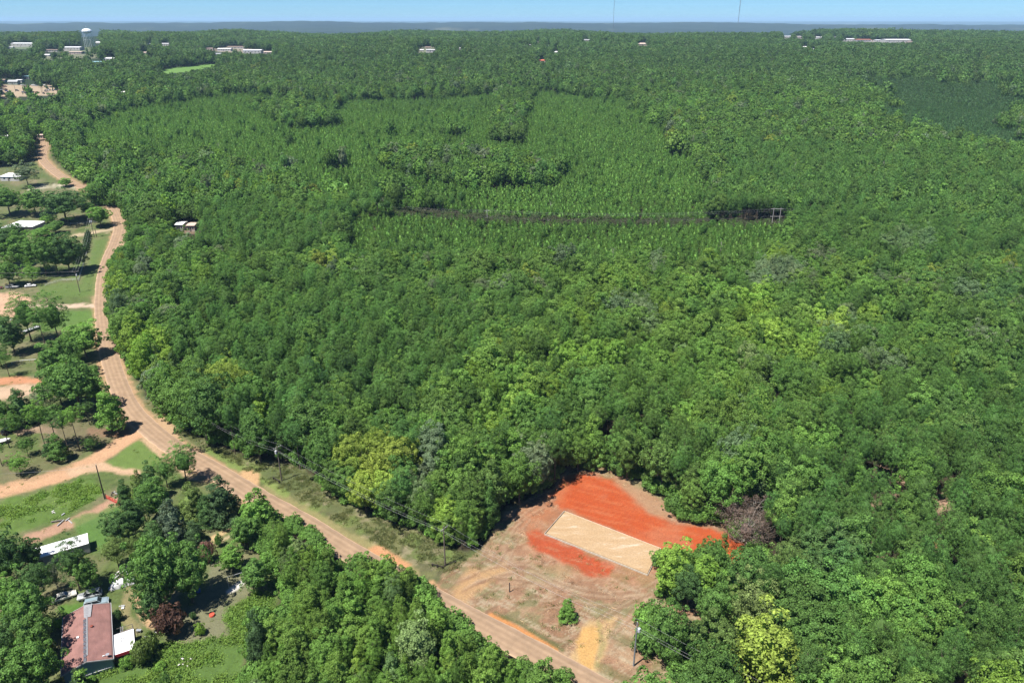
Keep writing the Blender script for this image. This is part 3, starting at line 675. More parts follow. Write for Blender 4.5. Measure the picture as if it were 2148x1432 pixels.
# ---------------------------------------------------------------- foliage colours (linear)
G_DARK = (0.070, 0.137, 0.043); G_MID = (0.100, 0.193, 0.046); G_FRESH = (0.131, 0.251, 0.050); G_LIME = (0.175, 0.292, 0.048)
G_YEL = (0.216, 0.286, 0.053); G_BLUE = (0.074, 0.164, 0.060); G_GREY = (0.137, 0.186, 0.105); G_PLANT = (0.098, 0.200, 0.042)
G_PINE = (0.096, 0.193, 0.048); G_TEAL = (0.065, 0.137, 0.055); G_OLIVE = (0.122, 0.178, 0.050)
PLANT = [[(690, 205), (1000, 190), (1110, 178), (1330, 200), (1400, 260), (1460, 320), (1500, 400), (1480, 450), (1250, 455), (1000, 445), (850, 440), (740, 420), (640, 380), (450, 335), (300, 325), (150, 300), (170, 245), (300, 205), (480, 185)],
         [(700, 440), (1000, 465), (1300, 475), (1560, 480), (1640, 500), (1600, 545), (1450, 560), (1300, 540), (1130, 560), (900, 525), (760, 490)]]
VEIN = [[(790, 325), (900, 308), (1050, 325), (1180, 340), (1160, 372), (1000, 380), (850, 352)], [(1040, 188), (1110, 196), (1095, 290), (1035, 285)],
        [(320, 360), (480, 350), (640, 380), (740, 425), (650, 440), (450, 430), (300, 400)], [(520, 215), (640, 210), (700, 250), (620, 262)]]
TEALP = [[(1760, 150), (2160, 165), (2160, 310), (2000, 300), (1850, 250)]]
PINEZ = [[(380, 560), (1100, 640), (1060, 720), (900, 860), (600, 860), (400, 760)], [(1590, 880), (2160, 760), (2160, 1445), (1640, 1445), (1600, 1250)], [(440, 420), (860, 440), (1000, 520), (700, 560), (380, 520)],
         [(1560, 300), (2160, 330), (2160, 560), (1800, 560), (1500, 430)], [(1480, 760), (1560, 900), (1480, 1000), (1200, 880), (1240, 800)]]
# (px, py, rx, ry, colour, weight, kind)
SPOTS = [(785, 965, 58, 55, G_YEL, .95, 'oak'), (310, 735, 50, 35, G_LIME, .9, 'broad'), (290, 770, 34, 40, G_LIME, .8, 'broad'), (460, 820, 45, 38, G_YEL, .85, 'airy'), (1230, 765, 62, 40, G_LIME, .8, 'broad'),
         (1060, 790, 60, 40, G_LIME, .4, 'broad'), (1585, 650, 40, 30, G_LIME, .85, 'gum'), (1690, 720, 80, 45, G_LIME, .75, 'broad'), (1560, 720, 70, 40, G_LIME, .6, 'oak'), (1750, 690, 22, 30, G_YEL, .8, 'gum'),
         (1735, 620, 30, 25, G_LIME, .7, 'gum'), (1590, 1350, 66, 66, G_YEL, 1, 'gum'), (1440, 1160, 50, 26, G_LIME, .95, 'broad'), (1480, 1215, 40, 30, G_LIME, .8, 'broad'), (1100, 860, 60, 45, G_LIME, .45, 'broad'),
         (1040, 920, 60, 60, G_LIME, .4, 'gum'), (1150, 540, 45, 26, G_GREY, .8, 'oak'), (1105, 530, 28, 25, G_TEAL, 1, 'oak'), (1340, 660, 50, 28, G_GREY, .8, 'airy'), (1620, 590, 60, 34, G_GREY, .8, 'oak'),
         (1500, 520, 60, 20, G_GREY, .6, 'airy'), (1900, 520, 60, 20, G_GREY, .5, 'oak'), (1780, 740, 50, 34, G_GREY, .6, 'oak'), (1500, 870, 60, 40, G_LIME, .35, 'oak'), (1620, 560, 40, 22, G_LIME, .4, 'broad'),
         (680, 555, 26, 14, G_YEL, .8, 'broad'), (405, 590, 34, 20, G_LIME, .6, 'broad'), (340, 640, 50, 20, G_LIME, .5, 'broad'), (350, 770, 40, 40, G_GREY, .3, 'gum'), (260, 650, 30, 24, G_GREY, .6, 'airy'),
         (880, 1030, 30, 26, G_GREY, .7, 'airy'), (1250, 830, 60, 40, G_MID, .7, 'oak'), (1640, 1180, 60, 40, G_OLIVE, .8, 'airy'), (1720, 1190, 50, 40, G_DARK, .9, 'broad'), (1560, 1260, 40, 26, G_OLIVE, .8, 'airy'),
         (1700, 1280, 60, 45, G_MID, .8, 'oak'), (1890, 1290, 110, 55, G_FRESH, .7, 'oak'), (700, 790, 60, 30, G_BLUE, .7, 'pine'), (1450, 1330, 70, 50, G_OLIVE, .6, 'broad'), (1510, 1390, 50, 40, G_MID, .6, 'broad'),
         (1300, 600, 60, 24, G_LIME, .35, 'broad'), (860, 870, 30, 30, G_LIME, .5, 'gum'), (540, 880, 24, 40, G_LIME, .7, 'gum'), (1480, 620, 60, 26, G_LIME, .4, 'broad'), (980, 660, 40, 24, G_GREY, .5, 'airy'),
         (970, 1340, 80, 50, G_LIME, .30, 'gum'), (1100, 700, 50, 20, G_LIME, .35, 'broad'), (2060, 640, 60, 30, G_TEAL, .6, 'oak'), (1200, 1010, 30, 40, G_BLUE, .8, 'gum'), (1640, 1020, 80, 30, G_FRESH, .4, 'broad')]
GAPS = [(1882, 1000, 12, 22), (1868, 985, 24, 9), (1975, 1052, 13, 12), (1942, 1138, 20, 12), (1850, 1158, 8, 6), (2082, 1252, 12, 10), (1830, 1062, 12, 10), (922, 920, 16, 12), (1612, 795, 14, 7), (1545, 850, 10, 6), (1925, 660, 8, 10), (1870, 545, 12, 6)]
CORR = [at(q[0], q[1])[:2] for q in [(800, 447), (1022, 467), (1300, 474), (1560, 474), (1640, 478), (1800, 462), (2148, 440)]]

def gen_forest():
    pts = []
    for y0, y1, c in ((74, 250, 4.6), (250, 460, 4.6), (460, 900, 4.8), (900, 1350, 5.5), (1350, 1800, 6.8), (1800, 2650, 8.6)):
        for y in np.arange(y0, y1, c*.92):
            w = y*.80+34; xs = np.arange(-w, w, c); 
            pts.append(np.stack([xs+rng.uniform(-.42, .42, len(xs))*c, y+rng.uniform(-.42, .42, len(xs))*c, np.full(len(xs), c)], 1))
    A = np.concatenate(pts); A = np.concatenate([A, np.zeros((len(A), 1))], 1)
    # plantation rows are closer together
    q = []
    for y in np.arange(340, 1100, 3.0):
        w = y*.78; xs = np.arange(-w, w, 3.1); q.append(np.stack([xs+rng.uniform(-1.3, 1.3, len(xs)), y+rng.uniform(-1.3, 1.3, len(xs)), np.full(len(xs), 3.2), np.ones(len(xs))], 1))
    for y in np.arange(92, 165, 3.3):
        xs = np.arange(-75, 25, 3.3); q.append(np.stack([xs+rng.uniform(-1.2, 1.2, len(xs)), y+rng.uniform(-1.2, 1.2, len(xs)), np.full(len(xs), 3.6), np.full(len(xs), 2)], 1))
    A = np.concatenate([A]+q)
    x, y, c, isp = A.T; z = hz(x, y)
    px, py = proj(x, y, z+9)
    reg = np.zeros(len(A), int)      # 0 mixed hardwood, 1 plantation, 2 teal plantation, 3 mature pine
    wob = (fbm(x/40, y/40, 3)-.5)*30
    for P in PINEZ: reg[inpoly(px+wob, py+wob*.4, P)] = 3
    jx_, jy_ = rng.normal(0, 13, len(A)), rng.normal(0, 3.5, len(A))
    for P in PLANT: reg[inpoly(px+wob+jx_, py+wob*.4+jy_, P)] = 1
    for P in TEALP: reg[inpoly(px+wob*5+jx_*2, py+wob*.8+jy_*1.5, P)] = 2
    for P in VEIN: reg[inpoly(px+wob, py+wob*.3, P)] = 0
    cl = fbm(x/26, y/26, 55)
    fr = (px > 730) & (px < 1650) & (py > 432+np.clip((px-730)/500, 0, 1)*12) & (py < 530+12*np.sin(px/90))
    reg[(reg == 1) & (cl > .79) & ~fr] = 0; reg[fr] = 1
    mixq = (reg == 1) & (rng.random(len(A)) < .0)
    keep = ((reg == 1) | (reg == 2)) == (isp == 1)
    inb = (px > 500) & (px < 1250) & (py > 1060) & (y < 160); keep &= inb == (isp == 2)
    # clearings and the line corridor
    dcor = seg_dist(x, y, [tuple(p) for p in CORR]); keep &= ~((dcor < np.where(px > 1470, 4.0, 7.5)) & (x > at(840, 455).x))
    h = np.where(reg == 1, rng.uniform(5.4, 9.2, len(A)), np.where(reg == 2, rng.uniform(8, 10.5, len(A)), rng.uniform(9.5, 18.5, len(A))))
    h = np.where((reg == 1) & (dcor < 45) & (y < 470), h*.82, h)
    h = np.where((reg == 0), h*(.82+.36*cl), h); h = np.where(reg == 3, rng.uniform(12, 18, len(A)), h)
    h = np.where(y > 1100, np.maximum(h, 11)*1.0, h)
    h = np.where((px > 500) & (px < 1200) & (py > 1060) & (y < 160), rng.uniform(6.5, 11.5, len(A)), h)   # young stand south of the road
    lone = rng.random((len(FAR_OPEN), len(A)))
    low = inpoly(px, py, [(-20, 200), (112, 198), (122, 232), (66, 252), (-20, 262)]) & (rng.random(len(A)) < .85); h = np.where(low, rng.uniform(3.5, 6, len(A)), h)
    def hit(zz, dx=0.):
        a, b = proj(x+dx, y, z+zz); r = inpoly(a, b, OPEN)
        if True:
            for qi, Q in enumerate(FAR_OPEN): r |= inpoly(a, b, Q) & (lone[qi] < (1.01 if qi == 1 else .97 if qi < 2 else .80))
        return r
    bad = hit(0.5)
    for f_ in (.2, .4, .6, .8, .94): bad |= hit(h*f_)
    for s_ in (-1, 1):
        rr_ = np.where(reg == 1, 1.5, 3.2)
        bad |= hit(h*.40, s_*rr_) | hit(h*.65, s_*rr_) | hit(h*.2, s_*rr_*.7)
    c0, d0 = proj(x, y, z+1.0)
    for (gx, gy, ga, gb) in GAPS:
        for f_ in (0.02, .35, .65, .92):
            a_, b_ = proj(x, y, z+h*f_); bad |= ((a_-gx)/ga)**2+((b_-gy)/gb)**2 < 1
    keep &= ~bad
    yb = y > 280
    for (bx, by, bw, bh, *_r0) in BLD:
        cx_, cy_ = proj(x[yb], y[yb], z[yb]+h[yb]*.9); c2, d2 = proj(x[yb], y[yb], z[yb]+1)
        rw = 3.0*F/np.maximum(y[yb], 1)
        q = (np.abs(cx_-bx) < bw/2+rw) & (cy_ < by) & (d2 > by-bh)
        kk = keep[yb]; kk &= ~q; keep[yb] = kk
    for (x0_, x1_, y0_, y1_) in ((176, 201, 56, 98), (1500, 1608, 1026, 1150), (1535, 1655, 1298, 1460), (1372, 1528, 1135, 1262), (1352, 1440, 1262, 1392)):
        c2, d2 = proj(x, y, z+h*.6); c3, d3 = proj(x, y, z+h*.92); keep &= ~((c2 > x0_-12) & (c2 < x1_+12) & (((d2 > y0_) & (d2 < y1_)) | ((d3 > y0_) & (d3 < y1_))))
    keep &= ~((px < -80) | (px > 2230)) | (y < 400)
    # thin some near trees for gaps
    keep &= ~((reg == 0) & (isp == 0) & (rng.random(len(A)) < .08))
    # roadside and lot kept clear on the ground as well
    A = A[keep]; x, y, z, px, py, reg, h, c, cl, low = (v[keep] for v in (x, y, z, px, py, reg, h, c, cl, low))
    n = len(A); kind = np.empty(n, object); u = rng.random(n)
    kind[:] = 'broad'
    m = reg == 0; kind[m & (u < .30)] = 'oak'; kind[m & (u > .30) & (u < .46)] = 'gum'; kind[m & (u > .46) & (u < .58)] = 'airy'; kind[m & (u > .80)] = 'pine'
    stand = fbm(x/60, y/60, 91); kind[m & (stand > .60) & (u > .4)] = 'pine'
    kind[reg == 3] = 'pine'; kind[(reg == 3) & (u < .14)] = 'broad'; kind[(reg == 3) & (u > .94)] = 'gum'
    kind[(reg == 1) | (reg == 2)] = 'youngpine'; kind[(reg == 1) & (u < .03)] = 'broad'; h = np.where((reg == 1) & (u < .03), h*1.15, h)
    belt = (px > 500) & (px < 1250) & (py > 1060) & (y < 160); kind[belt & (u < .45)] = 'gum'; kind[belt & (u >= .45)] = 'broad'; kind[belt & (u > .72)] = 'fullpine'
    kind[(y < 1500) & (y > 700) & (px > 1700) & (reg == 0)] = 'oak'
    T = np.zeros((n, 3)); T[:] = G_MID
    def setc(msk, c_): T[msk] = c_
    t2 = fbm(x/22, y/22, 12)[:, None]; t3 = rng.random(n)[:, None]
    mix = np.array(G_DARK)*(1-t3)+np.array(G_FRESH)*t3
    T = mix*.6 + .4*(np.array(G_DARK)*(1-t2)+np.array(G_LIME)*t2*.8)
    tp = rng.random(n)[:, None]; big = fbm(x/90, y/90, 40)[:, None]
    T = np.where((kind == 'pine')[:, None], np.array(G_PINE)*(1-.35*big)+np.array(G_BLUE)*.35*big*(.6+.8*tp), T)
    T = np.where((reg == 1)[:, None], (np.array(G_PLANT)*(1-.35*tp)+np.array(G_MID)*.35*tp)*(.80+.40*fbm(x/45, y/45, 19)[:, None]), T)
    T = np.where((reg == 2)[:, None], np.array(G_TEAL)*(.85+.3*tp), T)
    sel = m[:n] if False else (reg == 0)
    r_ = rng.random(n)
    T[sel & (r_ < .05)] = G_GREY; T[sel & (r_ > .965)] = np.array(G_LIME)*.8; T[sel & (r_ > .992)] = np.array(G_YEL)*.8
    # broad colour drift over the wood, as in the photo: fresher towards the middle right, deeper at the upper right and left
    w = np.exp(-(((px-1450)/420)**2+((py-760)/190)**2))[:, None]; T = T*(1-w*.38) + np.array(G_LIME)*w*.38
    w = (np.exp(-(((px-1900)/330)**2+((py-1200)/260)**2)))[:, None]; T = T*(1-w*.30) + np.array((0.120, 0.225, 0.050))*w*.30
    T[low] = np.array(G_FRESH)*rng.uniform(.8, 1.1, (low.sum(), 1))
    w = (np.clip((230-py)/110, 0, 1)*~low)[:, None]; T = T*(1-w*.58)+np.array((.058, .100, .042))*w*.58*(.45+1.1*rng.random(n)[:, None])
    T[belt] = T[belt]*.55+np.array((.135, .235, .040))*.45
    w = np.clip((x/900+y/900-1.0), 0, 1)[:, None]*(reg == 0)[:, None]; T = T*(1-w*.35)+np.array(G_DARK)*w*.35*1.1
    kset = {}
    for (sx, sy, rx, ry, cc, ww, kk) in SPOTS:
        e = ((px-sx)/rx)**2+((py-sy)/ry)**2; q = (e < 1) & (reg != 1)
        hit_ = q & (rng.random(n) < min(1, ww+.1))
        T[hit_] = T[hit_]*(1-ww)+np.array(cc)*ww*rng.uniform(.85, 1.15, (hit_.sum(), 1)); kind[hit_] = kk
    kind[(kind == 'gum') & (y > 240) & (rng.random(n) < .8)] = 'broad'
    T *= np.where((y > 350) & (reg == 0), rng.uniform(.66, 1.32, n), np.where(reg == 1, rng.uniform(.88, 1.12, n), rng.uniform(.80, 1.2, n)))[:, None]; T[:, 0] *= rng.uniform(.92, 1.10, n)
    big_ = rng.random(n) < .12; wd = np.where(np.isin(kind, ['youngpine']), rng.uniform(.85, 1.3, n), rng.uniform(.76, 1.14, n)*np.where(big_ & (reg == 0), 1.38, 1.0)); h = np.where(big_ & (reg == 0), h*1.08, h)
    dist = np.hypot(x, y)
    refh = np.array([REFH[k] for k in kind]); refw = np.array([REFW[k] for k in kind])
    sh = h/refh; sw = sh**.4*wd*.84*np.where(c > 5.5, c/5.5, 1.0)
    sw = np.where(reg == 3, sw*np.where(kind == 'pine', .92, 1), sw); sw = np.where(belt, sw*.74, sw); sw = np.where(reg == 1, sw*np.where(kind == 'youngpine', 1.08, .62), sw)
    return dict(x=x, y=y, z=z, px=px, py=py, kind=kind, T=T, sh=sh, sw=sw, dist=dist, h=h, reg=reg, belt=belt, w=sw*refw)
FO = gen_forest()
print('forest trees', len(FO['x']))
def put_tree(kd, v, loc, rz, sx, sz, tint, name, label, cat, group=None, lean=(0, 0)):
    e = empty(name, loc, rz, label, cat, group); e.scale = (sx, sx, sz); e.rotation_euler = (lean[0], lean[1], rz)
    c = bpy.data.objects.new('crown', CROWN[kd, v]); C.objects.link(c); c.parent = e; c['tint'] = [float(t) for t in tint]
    t = bpy.data.objects.new('trunk', TRUNK[kd, v]); C.objects.link(t); t.parent = e
    return e
KNAME = {'fullpine': 'pine_tree', 'broad': 'broadleaf_tree', 'oak': 'oak_tree', 'gum': 'sweetgum_tree', 'airy': 'broadleaf_tree', 'pine': 'pine_tree', 'openpine': 'pine_tree', 'youngpine': 'young_pine', 'cedar': 'cedar_tree', 'bush': 'shrub', 'dead': 'dead_tree'}
def tint_word(t):
    g = t[1]; rr = t[0]/max(g, 1e-4); b = t[2]/max(g, 1e-4)
    if g > .262 and rr > .66: return 'yellow-green'
    if g > .245: return 'lime green'
    if b > .42: return 'grey-green'
    if g < .149: return 'dark green'
    if g < .169: return 'deep green'
    if g < .184: return 'plain green'
    return 'mid green' if g < .207 else 'fresh green'
def place_word(px, py):
    if 500 < px < 1240 and py > 1060+(px-560)*.25 and py > 1060:
        if px < 640: return 'beside the bright weeds' if py > 1200 else 'hiding the road by the yard corner'
        if px < 760: return 'in the near stand by the weeds' if py > 1300 else 'near the road in the near stand'
        if px < 900: return 'in the middle of the near stand' if py > 1300 else 'overlapping the road near the orange bay'
        return 'at the tip of the near stand' if py > 1330 else 'on the road side of the near stand'
    if px < 560:
        if py < 640: return 'by the upper road bend'
        if py < 760: return 'in the wood facing the side lanes'
        return 'where the road curves below the sweetgum' if px < 420 else 'at the wood edge behind the verge poles'
    if px < 760:
        if py < 840: return 'deep behind the verge poles'
        return 'just behind the transformer pole' if px < 680 else 'around the yellow-green oak'
    if px < 960: return 'above the grass verge' if py > 980 else ('west of the clay lot, inside the wood' if py > 880 else 'far inside the wood left of centre')
    if px < 1200: return 'at the left edge of the clay lot' if py > 930 else ('behind the left edge of the lot' if py > 840 else 'inside the wood above the lot')
    if px < 1480:
        if py > 900: return 'overhanging the top of the red clay'
        return 'a few rows behind the red clay' if py > 830 else 'in the fresh green wood above the lot'
    if px < 1660:
        if py > 1150: return 'between the lime tree and the clay'
        return 'behind the withered brush' if py > 900 else 'in the wood above the withered brush'
    if px < 1800: return 'right of the lime tree' if py > 1250 else ('right of the withered brush' if py > 1000 else 'upper right of the withered brush')
    if px < 1980: return 'in the lower right wood' if py > 1200 else ('near the bare gaps at right' if py > 960 else 'above the bare gaps at the right')
    return 'in the lower right corner' if py > 1200 else ('at the right frame edge' if py > 980 else 'at the right frame edge, higher up')
def split_forest():
    f = FO; n = len(f['x']); vis = (f['px'] > -15) & (f['px'] < 2163) & (f['py'] < 1450)
    size = f['w']/f['dist']; ispine = np.isin(f['kind'], ['pine', 'youngpine', 'openpine', 'fullpine']); single = np.zeros(n, bool)
    for msk, lim in ((ispine, 290), (~ispine, 225)):
        idx = np.where(msk & vis)[0]; idx = idx[np.argsort(f['dist'][idx])][:lim]; single[idx] = True
    rngs = random.Random(5)
    for i in np.where(single)[0]:
        kd = f['kind'][i]; v = rngs.randrange(KINDS[kd]); t = f['T'][i]
        size_ = 'very tall ' if f['h'][i] > 16.8 else 'tall ' if f['h'][i] > 15.2 else ('short ' if f['h'][i] < 10 else ('lowish ' if f['h'][i] < 12.6 else ''))
        if f['w'][i] > 9.6: size_ += 'broad '
        elif f['w'][i] < 6.3: size_ += 'slim '
        shape = {'broad': 'rounded broadleaf', 'oak': 'wide-crowned oak', 'gum': 'pointed sweetgum', 'airy': 'open broadleaf', 'pine': 'tufted pine', 'youngpine': 'young pine', 'fullpine': 'full-crowned young pine', 'openpine': 'thin pine'}[kd]
        pw = place_word(f['px'][i], f['py'][i])
        lab = f'{size_}{tint_word(t)} {shape} {pw}'.replace('broadleaf', 'broadleaf tree')
        put_tree(kd, v, (f['x'][i], f['y'][i], f['z'][i]), rngs.uniform(0, 6.28), f['sw'][i], f['sh'][i], t, KNAME[kd], lab, 'tree', f'{shape}s {pw}')
    rest = ~single
    for nm, msk, lb in (('pine_woodland', ispine, 'dense green pines filling the middle and far woodland beyond the nearest trees'), ('broadleaf_woodland', ~ispine, 'mixed green broadleaf woodland stretching to the far town')):
        q = np.where(rest & msk)[0]; m = len(q)
        lod = np.where(f['dist'][q] < 460, 0, np.where(f['dist'][q] < 950, 1, 2))
        pi = [PROTO[k, int(v*KINDS[k]), l_] for k, v, l_ in zip(f['kind'][q], rng.random(m), lod)]
        rot = np.zeros((m, 3)); rot[:, 2] = rng.uniform(0, 6.28, m); rot[:, 0] = rng.normal(0, .03, m); rot[:, 1] = rng.normal(0, .03, m)
        scatter(nm, np.stack([f['x'][q], f['y'][q], f['z'][q]], 1), rot, np.stack([f['sw'][q]*rng.uniform(.82, 1.2, m), f['sw'][q], f['sh'][q]], 1), pi, f['T'][q], lb, 'woodland')
split_forest()
